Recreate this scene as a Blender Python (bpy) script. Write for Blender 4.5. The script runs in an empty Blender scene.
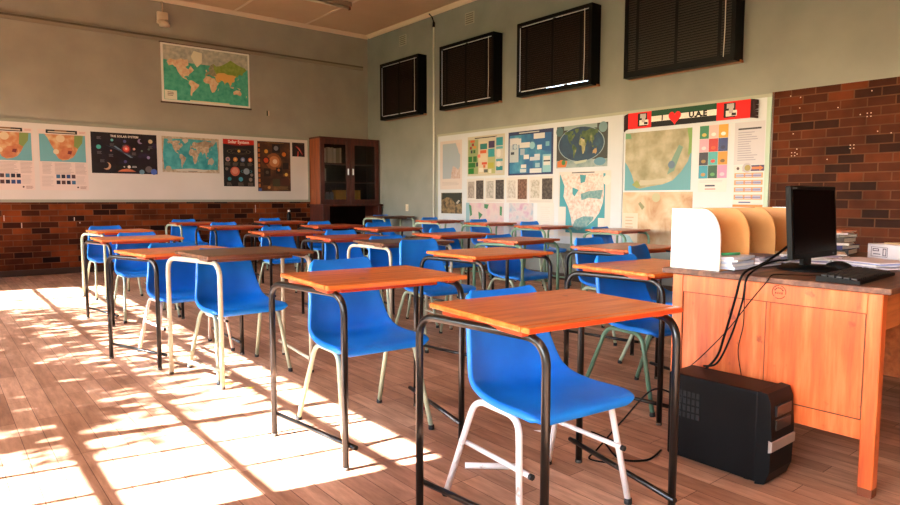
import bpy, bmesh, math, random
from mathutils import Vector, Matrix
random.seed(7)
S = bpy.context.scene
COL = S.collection
PI = math.pi
# ------------------------------------------------------------------ room constants (metres)
XR, YB, ZC, XL, YF = 6.70, 10.81, 4.195, -2.40, -2.20
H = 1.1

# ------------------------------------------------------------------ materials
MATS = {}
def lin(c):
    return tuple(((v/255)/12.92 if v/255 <= .04045 else ((v/255+.055)/1.055)**2.4) for v in c)
def base(name):
    m = bpy.data.materials.new(name); m.use_nodes = True
    nt = m.node_tree; b = nt.nodes['Principled BSDF']
    return m, nt, b
def flat(name, rgb, rough=.5, metal=0, coat=0, spec=None):
    """plain colour given in sRGB 0-255"""
    key = ('flat', name)
    if key in MATS: return MATS[key]
    m, nt, b = base(name)
    b.inputs['Base Color'].default_value = (*lin(rgb), 1)
    b.inputs['Roughness'].default_value = rough
    b.inputs['Metallic'].default_value = metal
    b.inputs['Coat Weight'].default_value = coat
    if spec is not None: b.inputs['Specular IOR Level'].default_value = spec
    MATS[key] = m; return m
PF = 1.0
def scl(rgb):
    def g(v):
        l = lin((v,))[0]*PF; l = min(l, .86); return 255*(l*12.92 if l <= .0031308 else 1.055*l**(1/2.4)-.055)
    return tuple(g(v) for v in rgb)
def paper(rgb):
    rgb = tuple(int(round(v)) for v in scl(rgb)); k = ('paper',)+tuple(rgb)
    if k not in MATS:
        MATS[k] = flat('print_%02x%02x%02x' % tuple(rgb), rgb, .55)
    return MATS[k]
def mottle(name, stops, scale=8, rough=.6, detail=5, coord='Object', stretch=(1,1,1), bump=0, coat=0, distort=0):
    """noise driven colour ramp; stops = [(pos, rgb255), ...]"""
    key = ('mot', name)
    if key in MATS: return MATS[key]
    m, nt, b = base(name); N = nt.nodes; L = nt.links
    tc = N.new('ShaderNodeTexCoord'); mp = N.new('ShaderNodeMapping'); mp.inputs['Scale'].default_value = stretch
    no = N.new('ShaderNodeTexNoise'); no.inputs['Scale'].default_value = scale; no.inputs['Detail'].default_value = detail
    no.inputs['Distortion'].default_value = distort
    cr = N.new('ShaderNodeValToRGB'); e = cr.color_ramp.elements
    while len(e) < len(stops): e.new(.5)
    for el, (p, c) in zip(e, stops): el.position = p; el.color = (*lin(scl(c) if name.startswith('printed') else c), 1)
    L.new(tc.outputs[coord], mp.inputs[0]); L.new(mp.outputs[0], no.inputs[0]); L.new(no.outputs[0], cr.inputs[0])
    L.new(cr.outputs[0], b.inputs['Base Color'])
    b.inputs['Roughness'].default_value = rough; b.inputs['Coat Weight'].default_value = coat
    if bump:
        bp = N.new('ShaderNodeBump'); bp.inputs['Strength'].default_value = bump; bp.inputs['Distance'].default_value = .004
        L.new(no.outputs[0], bp.inputs['Height']); L.new(bp.outputs[0], b.inputs['Normal'])
    MATS[key] = m; return m
def wood(name, c1, c2, c3, rough=.35, coat=.3, axis='x', scale=1.0, spots=True):
    key = ('wood', name)
    if key in MATS: return MATS[key]
    m, nt, b = base(name); N = nt.nodes; L = nt.links
    tc = N.new('ShaderNodeTexCoord'); oi = N.new('ShaderNodeObjectInfo')
    add = N.new('ShaderNodeVectorMath'); add.operation = 'ADD'
    mul = N.new('ShaderNodeVectorMath'); mul.operation = 'SCALE'; mul.inputs['Scale'].default_value = 7.3
    cx = N.new('ShaderNodeCombineXYZ')
    for i in range(3): L.new(oi.outputs['Random'], cx.inputs[i])
    L.new(cx.outputs[0], mul.inputs[0]); L.new(tc.outputs['Object'], add.inputs[0]); L.new(mul.outputs[0], add.inputs[1])
    mp = N.new('ShaderNodeMapping')
    st = {'x': (1.2, 14, 14), 'y': (14, 1.2, 14), 'z': (14, 14, 1.2)}[axis]
    mp.inputs['Scale'].default_value = [v*scale for v in st]
    no = N.new('ShaderNodeTexNoise'); no.inputs['Scale'].default_value = 2.2; no.inputs['Detail'].default_value = 7; no.inputs['Roughness'].default_value = .62
    cr = N.new('ShaderNodeValToRGB'); e = cr.color_ramp.elements; e.new(.5)
    for el, (p, c) in zip(e, ((.30, c1), (.5, c2), (.72, c3))): el.position = p; el.color = (*lin(c), 1)
    L.new(add.outputs[0], mp.inputs[0]); L.new(mp.outputs[0], no.inputs[0]); L.new(no.outputs[0], cr.inputs[0])
    out = cr.outputs[0]
    if spots:
        n2 = N.new('ShaderNodeTexNoise'); n2.inputs['Scale'].default_value = 16; n2.inputs['Detail'].default_value = 3
        L.new(add.outputs[0], n2.inputs[0])
        r2 = N.new('ShaderNodeValToRGB'); r2.color_ramp.elements[0].position = .66; r2.color_ramp.elements[1].position = .74
        L.new(n2.outputs[0], r2.inputs[0])
        mx = N.new('ShaderNodeMix'); mx.data_type = 'RGBA'
        sc = N.new('ShaderNodeMath'); sc.operation = 'MULTIPLY'; sc.inputs[1].default_value = .55
        L.new(r2.outputs[0], sc.inputs[0]); L.new(sc.outputs[0], mx.inputs['Factor'])
        L.new(out, mx.inputs['A']); mx.inputs['B'].default_value = (*lin(tuple(v*.5 for v in c1)), 1)
        out = mx.outputs['Result']
    L.new(out, b.inputs['Base Color'])
    b.inputs['Roughness'].default_value = rough; b.inputs['Coat Weight'].default_value = coat; b.inputs['Coat Roughness'].default_value = .25
    bp = N.new('ShaderNodeBump'); bp.inputs['Strength'].default_value = .08; bp.inputs['Distance'].default_value = .003
    L.new(no.outputs[0], bp.inputs['Height']); L.new(bp.outputs[0], b.inputs['Normal'])
    MATS[key] = m; return m
def brick(name, plane, c1=(36, 14, 8), c2=(136, 66, 28), cm=(112, 74, 52)):
    m, nt, b = base(name); N = nt.nodes; L = nt.links
    g = N.new('ShaderNodeNewGeometry'); sp = N.new('ShaderNodeSeparateXYZ'); cb = N.new('ShaderNodeCombineXYZ')
    L.new(g.outputs['Position'], sp.inputs[0])
    L.new(sp.outputs['X' if plane == 'xz' else 'Y'], cb.inputs[0]); L.new(sp.outputs['Z'], cb.inputs[1])
    br = N.new('ShaderNodeTexBrick'); br.inputs['Scale'].default_value = 1
    br.inputs['Brick Width'].default_value = .224; br.inputs['Row Height'].default_value = .0845
    br.inputs['Mortar Size'].default_value = .0062; br.inputs['Mortar Smooth'].default_value = .3; br.inputs['Bias'].default_value = -.05
    br.inputs['Color1'].default_value = (*lin(c1), 1); br.inputs['Color2'].default_value = (*lin(c2), 1)
    br.inputs['Mortar'].default_value = (*lin(cm), 1)
    L.new(cb.outputs[0], br.inputs[0])
    no = N.new('ShaderNodeTexNoise'); no.inputs['Scale'].default_value = 3.2; no.inputs['Detail'].default_value = 7; L.new(g.outputs['Position'], no.inputs[0])
    mx = N.new('ShaderNodeMix'); mx.data_type = 'RGBA'; mx.blend_type = 'MULTIPLY'; mx.inputs['Factor'].default_value = .75
    cr = N.new('ShaderNodeValToRGB'); cr.color_ramp.elements[0].position = .3; cr.color_ramp.elements[0].color = (.35, .3, .28, 1)
    cr.color_ramp.elements[1].position = .7; cr.color_ramp.elements[1].color = (1.25, 1.15, 1.05, 1)
    L.new(no.outputs[0], cr.inputs[0]); L.new(br.outputs['Color'], mx.inputs['A']); L.new(cr.outputs[0], mx.inputs['B'])
    L.new(mx.outputs['Result'], b.inputs['Base Color']); b.inputs['Roughness'].default_value = .7; b.inputs['Specular IOR Level'].default_value = .12
    bp = N.new('ShaderNodeBump'); bp.inputs['Strength'].default_value = .6; bp.inputs['Distance'].default_value = .006; bp.invert = True
    L.new(br.outputs['Fac'], bp.inputs['Height']); L.new(bp.outputs[0], b.inputs['Normal'])
    return m
def floor_mat():
    m, nt, b = base('floor_planks'); N = nt.nodes; L = nt.links
    g = N.new('ShaderNodeNewGeometry'); sp = N.new('ShaderNodeSeparateXYZ'); cb = N.new('ShaderNodeCombineXYZ')
    L.new(g.outputs['Position'], sp.inputs[0]); L.new(sp.outputs['Y'], cb.inputs[0]); L.new(sp.outputs['X'], cb.inputs[1])
    br = N.new('ShaderNodeTexBrick'); br.inputs['Scale'].default_value = 1; br.offset = .37; br.offset_frequency = 3
    br.inputs['Brick Width'].default_value = .62; br.inputs['Row Height'].default_value = .092
    br.inputs['Mortar Size'].default_value = .0016; br.inputs['Mortar Smooth'].default_value = .2; br.inputs['Bias'].default_value = 0
    br.inputs['Color1'].default_value = (*lin((170, 128, 102)), 1); br.inputs['Color2'].default_value = (*lin((216, 174, 146)), 1)
    br.inputs['Mortar'].default_value = (*lin((104, 68, 48)), 1)
    L.new(cb.outputs[0], br.inputs[0])
    mp = N.new('ShaderNodeMapping'); mp.inputs['Scale'].default_value = (9, 1.3, 1); L.new(g.outputs['Position'], mp.inputs[0])
    no = N.new('ShaderNodeTexNoise'); no.inputs['Scale'].default_value = 3; no.inputs['Detail'].default_value = 8; no.inputs['Roughness'].default_value = .65
    L.new(mp.outputs[0], no.inputs[0])
    n2 = N.new('ShaderNodeTexNoise'); n2.inputs['Scale'].default_value = 1.1; n2.inputs['Detail'].default_value = 4; L.new(g.outputs['Position'], n2.inputs[0])
    def ramp(src, lo, hi, a, c):
        r = N.new('ShaderNodeValToRGB'); r.color_ramp.elements[0].position = lo; r.color_ramp.elements[0].color = (*a, 1)
        r.color_ramp.elements[1].position = hi; r.color_ramp.elements[1].color = (*c, 1); L.new(src, r.inputs[0]); return r.outputs[0]
    r1 = ramp(no.outputs[0], .3, .7, (.55, .49, .44), (1.12, 1.1, 1.08)); r2 = ramp(n2.outputs[0], .35, .65, (.78, .72, .68), (1.08, 1.08, 1.08))
    m1 = N.new('ShaderNodeMix'); m1.data_type = 'RGBA'; m1.blend_type = 'MULTIPLY'; m1.inputs['Factor'].default_value = 1
    m2 = N.new('ShaderNodeMix'); m2.data_type = 'RGBA'; m2.blend_type = 'MULTIPLY'; m2.inputs['Factor'].default_value = 1
    L.new(br.outputs['Color'], m1.inputs['A']); L.new(r1, m1.inputs['B']); L.new(m1.outputs['Result'], m2.inputs['A']); L.new(r2, m2.inputs['B'])
    L.new(m2.outputs['Result'], b.inputs['Base Color']); b.inputs['Roughness'].default_value = .5
    b.inputs['Specular IOR Level'].default_value = .35
    bp = N.new('ShaderNodeBump'); bp.inputs['Strength'].default_value = .35; bp.inputs['Distance'].default_value = .002; bp.invert = True
    L.new(br.outputs['Fac'], bp.inputs['Height']); L.new(bp.outputs[0], b.inputs['Normal'])
    return m
def glass_mat(name, tint=(255, 255, 255), ior=1.45):
    m = bpy.data.materials.new(name); m.use_nodes = True; nt = m.node_tree; N = nt.nodes; L = nt.links
    N.remove(N['Principled BSDF']); out = N['Material Output']
    t = N.new('ShaderNodeBsdfTransparent'); t.inputs[0].default_value = (*lin(tint), 1)
    g = N.new('ShaderNodeBsdfGlossy'); g.inputs['Roughness'].default_value = .03
    mx = N.new('ShaderNodeMixShader'); fr = N.new('ShaderNodeFresnel'); fr.inputs[0].default_value = ior
    L.new(fr.outputs[0], mx.inputs[0]); L.new(t.outputs[0], mx.inputs[1]); L.new(g.outputs[0], mx.inputs[2]); L.new(mx.outputs[0], out.inputs[0])
    return m

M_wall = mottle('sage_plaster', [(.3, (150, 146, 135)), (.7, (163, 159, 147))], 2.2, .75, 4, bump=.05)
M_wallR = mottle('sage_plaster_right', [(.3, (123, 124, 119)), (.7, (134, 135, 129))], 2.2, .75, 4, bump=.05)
M_wallL = mottle('cream_plaster', [(.3, (205, 196, 176)), (.7, (214, 206, 188))], 2.2, .8, 4)
M_trimgrey = flat('sage_trim', (150, 152, 138), .55)
M_ceil = mottle('ceiling_board', [(.3, (206, 170, 138)), (.7, (216, 182, 150))], 1.2, .8, 4)
M_cornice = flat('cornice_cream', (232, 206, 182), .6)
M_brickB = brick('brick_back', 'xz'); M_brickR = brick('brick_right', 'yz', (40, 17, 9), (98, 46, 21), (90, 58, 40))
M_floor = floor_mat()
M_board = mottle('pinboard_white', [(.3, (208, 202, 196)), (.7, (218, 211, 205))], 1.5, .55, 3)
M_black = flat('black_paint', (7, 7, 7), .5, 0, 0, .10)
M_blackp = flat('black_plastic', (6, 6, 7), .5, 0, 0, .14)
M_rubber = flat('black_rubber', (14, 14, 14), .7)
M_white = flat('white_paint', (225, 222, 214), .4)
M_blue = None
def blue_mat():
    m, nt, b = base('blue_plastic'); N = nt.nodes; L = nt.links
    tc = N.new('ShaderNodeTexCoord'); no = N.new('ShaderNodeTexNoise'); no.inputs['Scale'].default_value = 5; no.inputs['Detail'].default_value = 6
    cr = N.new('ShaderNodeValToRGB'); cr.color_ramp.elements[0].position = .3; cr.color_ramp.elements[0].color = (*lin((4, 112, 220)), 1)
    cr.color_ramp.elements[1].position = .72; cr.color_ramp.elements[1].color = (*lin((14, 134, 242)), 1)
    L.new(tc.outputs['Object'], no.inputs[0]); L.new(no.outputs[0], cr.inputs[0]); L.new(cr.outputs[0], b.inputs['Base Color'])
    b.inputs['Roughness'].default_value = .38; b.inputs['Specular IOR Level'].default_value = .5
    n2 = N.new('ShaderNodeTexNoise'); n2.inputs['Scale'].default_value = 350; L.new(tc.outputs['Object'], n2.inputs[0])
    bp = N.new('ShaderNodeBump'); bp.inputs['Strength'].default_value = .12; bp.inputs['Distance'].default_value = .0006
    L.new(n2.outputs[0], bp.inputs['Height']); L.new(bp.outputs[0], b.inputs['Normal'])
    return m
M_blue = blue_mat()
M_top = {
 'orange': wood('varnished_orange_wood', (184, 78, 22), (220, 112, 38), (238, 146, 76)),
 'amber': wood('varnished_amber_wood', (190, 90, 30), (224, 124, 54), (238, 158, 100)),
 'dark': wood('worn_dark_wood', (66, 40, 26), (104, 66, 44), (136, 92, 66)),
 'red': wood('varnished_red_brown_wood', (138, 54, 22), (178, 80, 36), (206, 114, 66)),
}
M_edge = flat('red_orange_edge', (186, 66, 26), .35, 0, .3)
M_frame = {
 'black': mottle('chipped_black_enamel', [(.0, (8, 8, 8)), (.66, (12, 12, 11)), (.76, (90, 80, 70))], 26, .3, 5, coat=.12, stretch=(1, 1, .35)),
 'cream': mottle('chipped_cream_enamel', [(.0, (92, 74, 56)), (.34, (178, 172, 150)), (.7, (200, 196, 176))], 16, .45, 6, stretch=(1, 1, .5)),
 'sage': mottle('sage_green_enamel', [(.0, (150, 166, 142)), (.7, (172, 186, 162))], 14, .42, 5),
 'green': mottle('dark_green_enamel', [(.0, (78, 112, 92)), (.7, (104, 138, 114))], 14, .4, 5),
 'pink': flat('pinkish_white_enamel', (222, 204, 192), .42),
 'white': mottle('white_enamel', [(.28, (176, 160, 146)), (.36, (226, 222, 220)), (1, (236, 233, 232))], 22, .4, 5),
}

# ------------------------------------------------------------------ mesh builder
class MB:
    def __init__(s): s.bm = bmesh.new(); s.mats = []
    def mi(s, m):
        if m not in s.mats: s.mats.append(m)
        return s.mats.index(m)
    def _new(s, fs, m, smooth):
        i = s.mi(m)
        for f in fs: f.material_index = i; f.smooth = smooth
    def box(s, x0, x1, y0, y1, z0, z1, m, bev=0, xf=None, seg=1):
        r = bmesh.ops.create_cube(s.bm, size=1); vs = r['verts']
        for v in vs: v.co = Vector(((x0+x1)/2+v.co.x*(x1-x0), (y0+y1)/2+v.co.y*(y1-y0), (z0+z1)/2+v.co.z*(z1-z0)))
        fs = list({f for v in vs for f in v.link_faces})
        if bev:
            es = list({e for v in vs for e in v.link_edges})
            r2 = bmesh.ops.bevel(s.bm, geom=es, offset=bev, segments=seg, affect='EDGES', profile=.5)
            fs = list(set([f for f in fs if f.is_valid] + list(r2['faces'])))
        if xf is not None:
            for v in {v for f in fs for v in f.verts}: v.co = xf @ v.co
        s._new(fs, m, False); return fs
    def quad(s, pts, m, smooth=False):
        f = s.bm.faces.new([s.bm.verts.new(p) for p in pts]); s._new([f], m, smooth); return f
    def tube(s, pts, r, m, n=10, cap=True):
        pts = [Vector(p) for p in pts]; rings = []; prev = None
        for i, p in enumerate(pts):
            t = (pts[min(i+1, len(pts)-1)]-pts[max(i-1, 0)]).normalized()
            if prev is None:
                a = Vector((0, 0, 1)) if abs(t.z) < .9 else Vector((1, 0, 0)); u = t.cross(a).normalized()
            else:
                u = (prev-t*prev.dot(t)).normalized()
            prev = u; w = t.cross(u)
            rr = r[i] if isinstance(r, (list, tuple)) else r
            rings.append([s.bm.verts.new(p+(u*math.cos(2*PI*k/n)+w*math.sin(2*PI*k/n))*rr) for k in range(n)])
        fs = []
        for a, b in zip(rings, rings[1:]):
            for k in range(n): fs.append(s.bm.faces.new((a[k], a[(k+1) % n], b[(k+1) % n], b[k])))
        s._new(fs, m, True)
        if cap: s._new([s.bm.faces.new(rings[0][::-1]), s.bm.faces.new(rings[-1])], m, False)
    def lathe(s, prof, c, m, n=16, axis='z', cap=True):
        rings = []
        for r, h in prof:
            ring = []
            for k in range(n):
                a = 2*PI*k/n; p = Vector((r*math.cos(a), r*math.sin(a), h))
                if axis == 'x': p = Vector((p.z, p.x, p.y))
                if axis == 'y': p = Vector((p.x, p.z, p.y))
                ring.append(s.bm.verts.new(p+Vector(c)))
            rings.append(ring)
        fs = []
        for a, b in zip(rings, rings[1:]):
            for k in range(n): fs.append(s.bm.faces.new((a[k], a[(k+1) % n], b[(k+1) % n], b[k])))
        s._new(fs, m, True)
        if cap: s._new([s.bm.faces.new(rings[0][::-1]), s.bm.faces.new(rings[-1])], m, False)
    def prism(s, poly, lo, hi, m, axis='x', smooth=False):
        """extrude a 2-D polygon along an axis; poly gives the other two coords in order"""
        def P(a, b, h): return {'x': (h, a, b), 'y': (a, h, b), 'z': (a, b, h)}[axis]
        A = [s.bm.verts.new(P(a, b, lo)) for a, b in poly]; B = [s.bm.verts.new(P(a, b, hi)) for a, b in poly]
        fs = [s.bm.faces.new(A[::-1]), s.bm.faces.new(B)]; n = len(poly)
        for i in range(n): fs.append(s.bm.faces.new((A[i], A[(i+1) % n], B[(i+1) % n], B[i])))
        s._new(fs, m, smooth)
    def build(s, name, parent=None, recalc=True):
        if recalc: bmesh.ops.recalc_face_normals(s.bm, faces=s.bm.faces)
        me = bpy.data.meshes.new(name); s.bm.to_mesh(me); s.bm.free()
        for m in s.mats: me.materials.append(m)
        o = bpy.data.objects.new(name, me); COL.objects.link(o)
        if parent is not None: o.parent = parent
        return o
def tag(o, label, cat, group=None):
    o['label'] = label; o['category'] = cat
    if group: o['group'] = group
    return o
def struct(o): o['kind'] = 'structure'; return o
def empty(name, loc, rz=0):
    o = bpy.data.objects.new(name, None); COL.objects.link(o); o.location = loc; o.rotation_euler = (0, 0, rz); o.empty_display_size = .1
    return o
def dup(o, parent=None):
    c = o.copy(); COL.objects.link(c)
    if parent is not None: c.parent = parent
    for ch in list(o.children): dup(ch, c)
    return c
def arc(c, r, a0, a1, n, u, v):
    c, u, v = Vector(c), Vector(u), Vector(v)
    return [c+u*(r*math.cos(a0+(a1-a0)*i/n))+v*(r*math.sin(a0+(a1-a0)*i/n)) for i in range(n+1)]
def rounded(pts, rad, n=6):
    """polyline with rounded inner corners"""
    P = [Vector(p) for p in pts]; out = [P[0]]
    for i in range(1, len(P)-1):
        a, b, c = P[i-1], P[i], P[i+1]; d0 = (a-b).normalized(); d1 = (c-b).normalized()
        r = min(rad, (a-b).length*.49, (c-b).length*.49)
        p0, p1 = b+d0*r, b+d1*r
        for k in range(n+1):
            t = k/n; out.append(p0*(1-t)**2+b*2*t*(1-t)+p1*t*t)
    out.append(P[-1]); return out
def text_faces(s, txt, m, size, place, align='CENTER', bold=0):
    """flat letters added to builder s; place maps (x, y) to a point"""
    cu = bpy.data.curves.new('t', 'FONT'); cu.body = txt; cu.size = size; cu.align_x = align; cu.align_y = 'CENTER'; cu.resolution_u = 2; cu.offset = bold
    ob = bpy.data.objects.new('t', cu); COL.objects.link(ob)
    dg = bpy.context.evaluated_depsgraph_get(); dg.update()
    me = bpy.data.meshes.new_from_object(ob.evaluated_get(dg))
    i = s.mi(m); vs = [s.bm.verts.new(place(v.co.x, v.co.y)) for v in me.vertices]
    for p in me.polygons:
        try: f = s.bm.faces.new([vs[k] for k in p.vertices]); f.material_index = i
        except ValueError: pass
    bpy.data.objects.remove(ob); bpy.data.curves.remove(cu); bpy.data.meshes.remove(me)

# ================================================================== THE SETTING
b = MB(); b.box(XL-.2, XR+.2, YF-.2, YB+.2, -.1, 0, M_floor); struct(b.build('floor'))
b = MB(); b.box(XL-.2, XR+.2, YF-.2, YB+.2, ZC, ZC+.1, M_ceil)
for x in (-1.04, .245, 1.53, 2.815, 4.10, 5.385): b.box(x-.02, x+.02, YF, YB, ZC-.008, ZC, M_cornice)
struct(b.build('ceiling'))
# back wall: brick dado and painted plaster
M_fleck = flat('pale_paint_fleck', (196, 170, 150), .6)
b = MB(); b.box(XL, XR, YB, YB+.2, 0, 1.05, M_brickB)
for x, z, h in ((.80, .78, .08), (1.65, .77, .05), (1.0, .68, .07), (4.40, .86, .13), (1.72, .73, .02)): b.box(x, x+.012, YB-.002, YB+.001, z, z+h, M_fleck)
struct(b.build('wall_back_brick'))
b = MB(); b.box(XL, XR, YB, YB+.2, 1.05, ZC, M_wall); struct(b.build('wall_back'))
# right wall with four high window openings
WIN = [(10.10, 8.92), (8.34, 7.06), (6.58, 5.27), (4.78, 3.42)]   # (far, near) y of the four blind boxes
WZ0, WZ1 = 2.53, 3.53
b = MB()
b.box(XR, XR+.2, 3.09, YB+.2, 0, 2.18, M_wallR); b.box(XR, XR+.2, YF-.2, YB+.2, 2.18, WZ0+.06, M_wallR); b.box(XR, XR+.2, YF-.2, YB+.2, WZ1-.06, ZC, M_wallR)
ys = [YB+.2]
for f, n in WIN: ys += [f-.08, n+.08]
ys.append(YF-.2)
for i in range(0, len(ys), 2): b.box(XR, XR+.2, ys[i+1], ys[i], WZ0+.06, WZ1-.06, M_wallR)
struct(b.build('wall_right'))
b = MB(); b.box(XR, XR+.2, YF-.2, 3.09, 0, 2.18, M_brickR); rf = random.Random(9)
for k in range(26):
    y = rf.uniform(1.4, 3.0); z = 1.45+rf.random()*.7
    for q in range(rf.choice((1, 1, 4))): b.box(XR-.002, XR+.001, y+(q % 2)*.03, y+(q % 2)*.03+.009, z+(q//2)*.03, z+(q//2)*.03+.009, M_fleck)
struct(b.build('wall_right_brick'))
b = MB(); b.box(XL-.2, XR+.2, YF-.2, YF, 0, ZC, M_wallL); struct(b.build('wall_front'))
# left wall with the long steel window
LY0, LY1, LZ0, LZ1 = 2.87, 9.87, .85, 2.70
b = MB(); NY0, NY1 = -1.9, 1.6  # near opening is unseen, added to let in fill daylight
for y0, y1 in ((YF, NY0), (NY1, LY0), (LY1, YB+.2)): b.box(XL-.2, XL, y0, y1, 0, ZC, M_wallL)
for y0, y1 in ((LY0, LY1), (NY0, NY1)): b.box(XL-.2, XL, y0, y1, 0, LZ0, M_wallL); b.box(XL-.2, XL, y0, y1, LZ1, ZC, M_wallL)
struct(b.build('wall_left'))
M_steel = flat('window_steel', (150, 150, 142), .5)
M_pane = glass_mat('window_pane')
TAN = math.tan(math.radians(32.0))/.9816
def long_window(name, y_0, y_1, n):
    wl = empty(name, (XL-.1, (y_0+y_1)/2, LZ0)); struct(wl); oy = (y_0+y_1)/2; st = (y_1-y_0)/n
    b = MB()
    def wbox(y0, y1, z0, z1, d=.02): b.box(-d, d, y0-oy, y1-oy, z0-LZ0, z1-LZ0, M_steel)
    for k in range(n+1): wbox(y_0+k*st-.03, y_0+k*st+.03, LZ0, LZ1)
    for k in range(n):
        for j in (1, 2): wbox(y_0+(k+j/3)*st-.011, y_0+(k+j/3)*st+.011, LZ0, LZ1, .012)
    for i, x in enumerate((1.405, .91, .43, -.05, -.53)):
        z = (x+.03+2.5)*TAN; t = .02 if i in (0, 2) else .012
        wbox(y_0, y_1, z-t, z+t, .013)
    wbox(y_0, y_1, LZ0, LZ0+.04); wbox(y_0, y_1, LZ1-.03, LZ1)
    b.build('window_frame', wl)
    for k in range(n):
        b = MB(); b.box(-.003, .003, y_0+k*st+.03-oy, y_0+(k+1)*st-.03-oy, .04, LZ1-LZ0-.03, M_pane); b.build('window_pane', wl)
long_window('window_1', LY0, LY1, 7); long_window('window_6', NY0, NY1, 4)  # second window is added out of view, as sky fill for camera-facing sides
# cornices, picture rail, trims
def cornice(name, axis):
    b = MB(); q = [(0, 0), (-.07, 0), (-.07, -.012), (-.03, -.05), (0, -.06)]
    if axis == 'y': b.prism([(YB+a, ZC+c) for a, c in q], XL, XR-.0, M_cornice, 'x')
    else: b.prism([(XR+a, ZC+c) for a, c in q], YF, YB-.07, M_cornice, 'y')
    return struct(b.build(name))
cornice('trim_1', 'y'); cornice('trim_2', 'x')
b = MB(); b.box(XL, 6.58, YB-.035, YB, 3.580, 3.606, flat('rail_shadow_line', (96, 88, 74), .6)); b.box(XL, 6.58, YB-.026, YB, 3.535, 3.580, flat('rail_face', (142, 134, 118), .6)); struct(b.build('trim_3'))  # upper strip coloured dark to draw the rail's shadow line
b = MB(); b.box(XL, 5.43, YB-.012, YB, 0, .085, flat('skirting_dark', (58, 34, 22), .5)); struct(b.build('baseboard_back'))
b = MB(); b.box(XR-.015, XR, 3.15, YB, 0, .09, flat('skirting_dark', (58, 34, 22), .5)); struct(b.build('baseboard_right'))

# ground, tree outside that dapples the sun
b = MB(); b.box(-30, XL-.2, -20, 30, -.5, -.3, flat('lawn', (120, 126, 84), .9)); struct(b.build('ground'))
tr = empty('shade_tree', (-7.0, 6.9, -.3)); tag(tr, 'leafy tree growing outside beyond the classroom windows', 'tree')
b = MB(); b.tube([(0, 0, 0), (.05, .05, 1.5), (-.05, 0, 3), (.1, -.1, 4.4)], [.16, .13, .11, .06], mottle('bark', [(.3, (70, 54, 40)), (.7, (104, 84, 64))], 9, .9), 8)
b.build('trunk', tr)
M_leaf = flat('leaf_green', (74, 104, 44), .6)
b = MB(); rr = random.Random(3)
def leaf(p, s):
    d = Vector((rr.uniform(-1, 1), rr.uniform(-1, 1), rr.uniform(-1, 1))).normalized(); e = d.orthogonal().normalized(); g = d.cross(e)
    b.quad([p-e*s, p+g*s*.5, p+e*s, p-g*s*.5], M_leaf)
for c in range(370):                      # clusters of leaves
    y = rr.uniform(-1.7, 1.95); z = rr.uniform(4.1, 5.28) if c < 200 else rr.uniform(5.25, 5.85)
    if c >= 230: y, z = rr.uniform(-2.45, -1.5), rr.uniform(4.0, 4.95)
    if c >= 290: y, z = rr.uniform(-1.9, 1.7), rr.uniform(4.3, 5.0)
    x = rr.uniform(-.7, .7); c0 = Vector((x, y, z+.04*y))
    for k in range(24): leaf(c0+Vector((rr.gauss(0, .15), rr.gauss(0, .22), rr.gauss(0, .06))), rr.uniform(.05, .09))
b.build('foliage', tr, False)

# ---------------- four high windows with closed black blinds on the right wall
M_blind = flat('dark_blind_slat', (34, 22, 15), .45, 0, 0, .1)
M_blindG = flat('grey_blind_slat', (46, 40, 34), .45, 0, 0, .15)
M_sill = wood('sill_wood', (120, 70, 30), (160, 100, 50), (184, 126, 74), axis='y', spots=False)
for i, (f, n) in enumerate(WIN):
    X0 = XR-.18
    r = empty('window_%d' % (i+2), (XR, n, WZ0)); struct(r)
    w = f-n; h = WZ1-WZ0; b = MB(); T = .045
    b.box(-.18, 0, 0, T, 0.02, h, M_black); b.box(-.18, 0, w-T, w, 0.02, h, M_black); b.box(-.18, 0, T, w-T, h-T, h, M_black); b.box(-.18, 0, T, w-T, 0.02, .05, M_black); b.box(-.18, -.066, 0, w, 0, .02, M_black)
    b.build('blind_box', r)
    b = MB(); b.box(-.065, 0, -.01, w+.01, -.006, .02, M_sill, .003); b.build('sill', r)
    if i < 3:  # pale bars coloured to stand in for light slivers round the blinds
        b = MB(); me = flat('light_sliver_white', (206, 206, 214), .5)
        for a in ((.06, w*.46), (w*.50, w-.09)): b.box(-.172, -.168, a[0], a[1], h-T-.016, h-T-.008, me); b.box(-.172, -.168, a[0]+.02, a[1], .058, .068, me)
        b.box(-.172, -.168, w-T-.014, w-T-.008, .07, h-T-.02, me); b.build('light_sliver', r)
    b = MB()
    ns = 30; gp = .0 if i == 3 else .010
    for k in range(ns):
        z0 = .07+k*(h-T-.10)/ns; dz = (h-T-.10)/ns
        y0, y1 = T+.003+gp, w-T-.003-gp*1.3
        b.box(-.168, -.165, y0, y1, z0, z0+dz*.55, M_blindG if i == 3 else M_blind)
    b.box(-.160, -.150, y0, y1, .07, h-T-.04, M_black)
    b.box(-.17, -.14, y0, y1, h-T-.045, h-T-.003-gp, M_black)
    b.box(-.17, -.14, y0, y1, .052+gp*1.2, .075, M_black)
    for q in (.10, .5, .90):
        yy = y0+(y1-y0)*q; b.box(-.1705, -.1655, yy-.018, yy+.018, .07, h-T-.03, M_black)
    b.build('blind', r, False)
    b = MB(); b.tube([(-.172, T+.075, h-T), (-.172, T+.070, .35), (-.172, T+.078, .05)], .0045, flat('cord_white', (206, 200, 190), .6), 6); b.build('pull_cord', r)
    b = MB()
    for yy in (.10, w/2, w-.10): b.box(.09, .12, yy-.02, yy+.02, .06, h-.06, M_black)
    b.build('window_frame', r)
    b = MB(); b.box(.10, .105, .10, w-.10, .07, h-.07, M_pane); b.build('window_pane', r)

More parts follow.
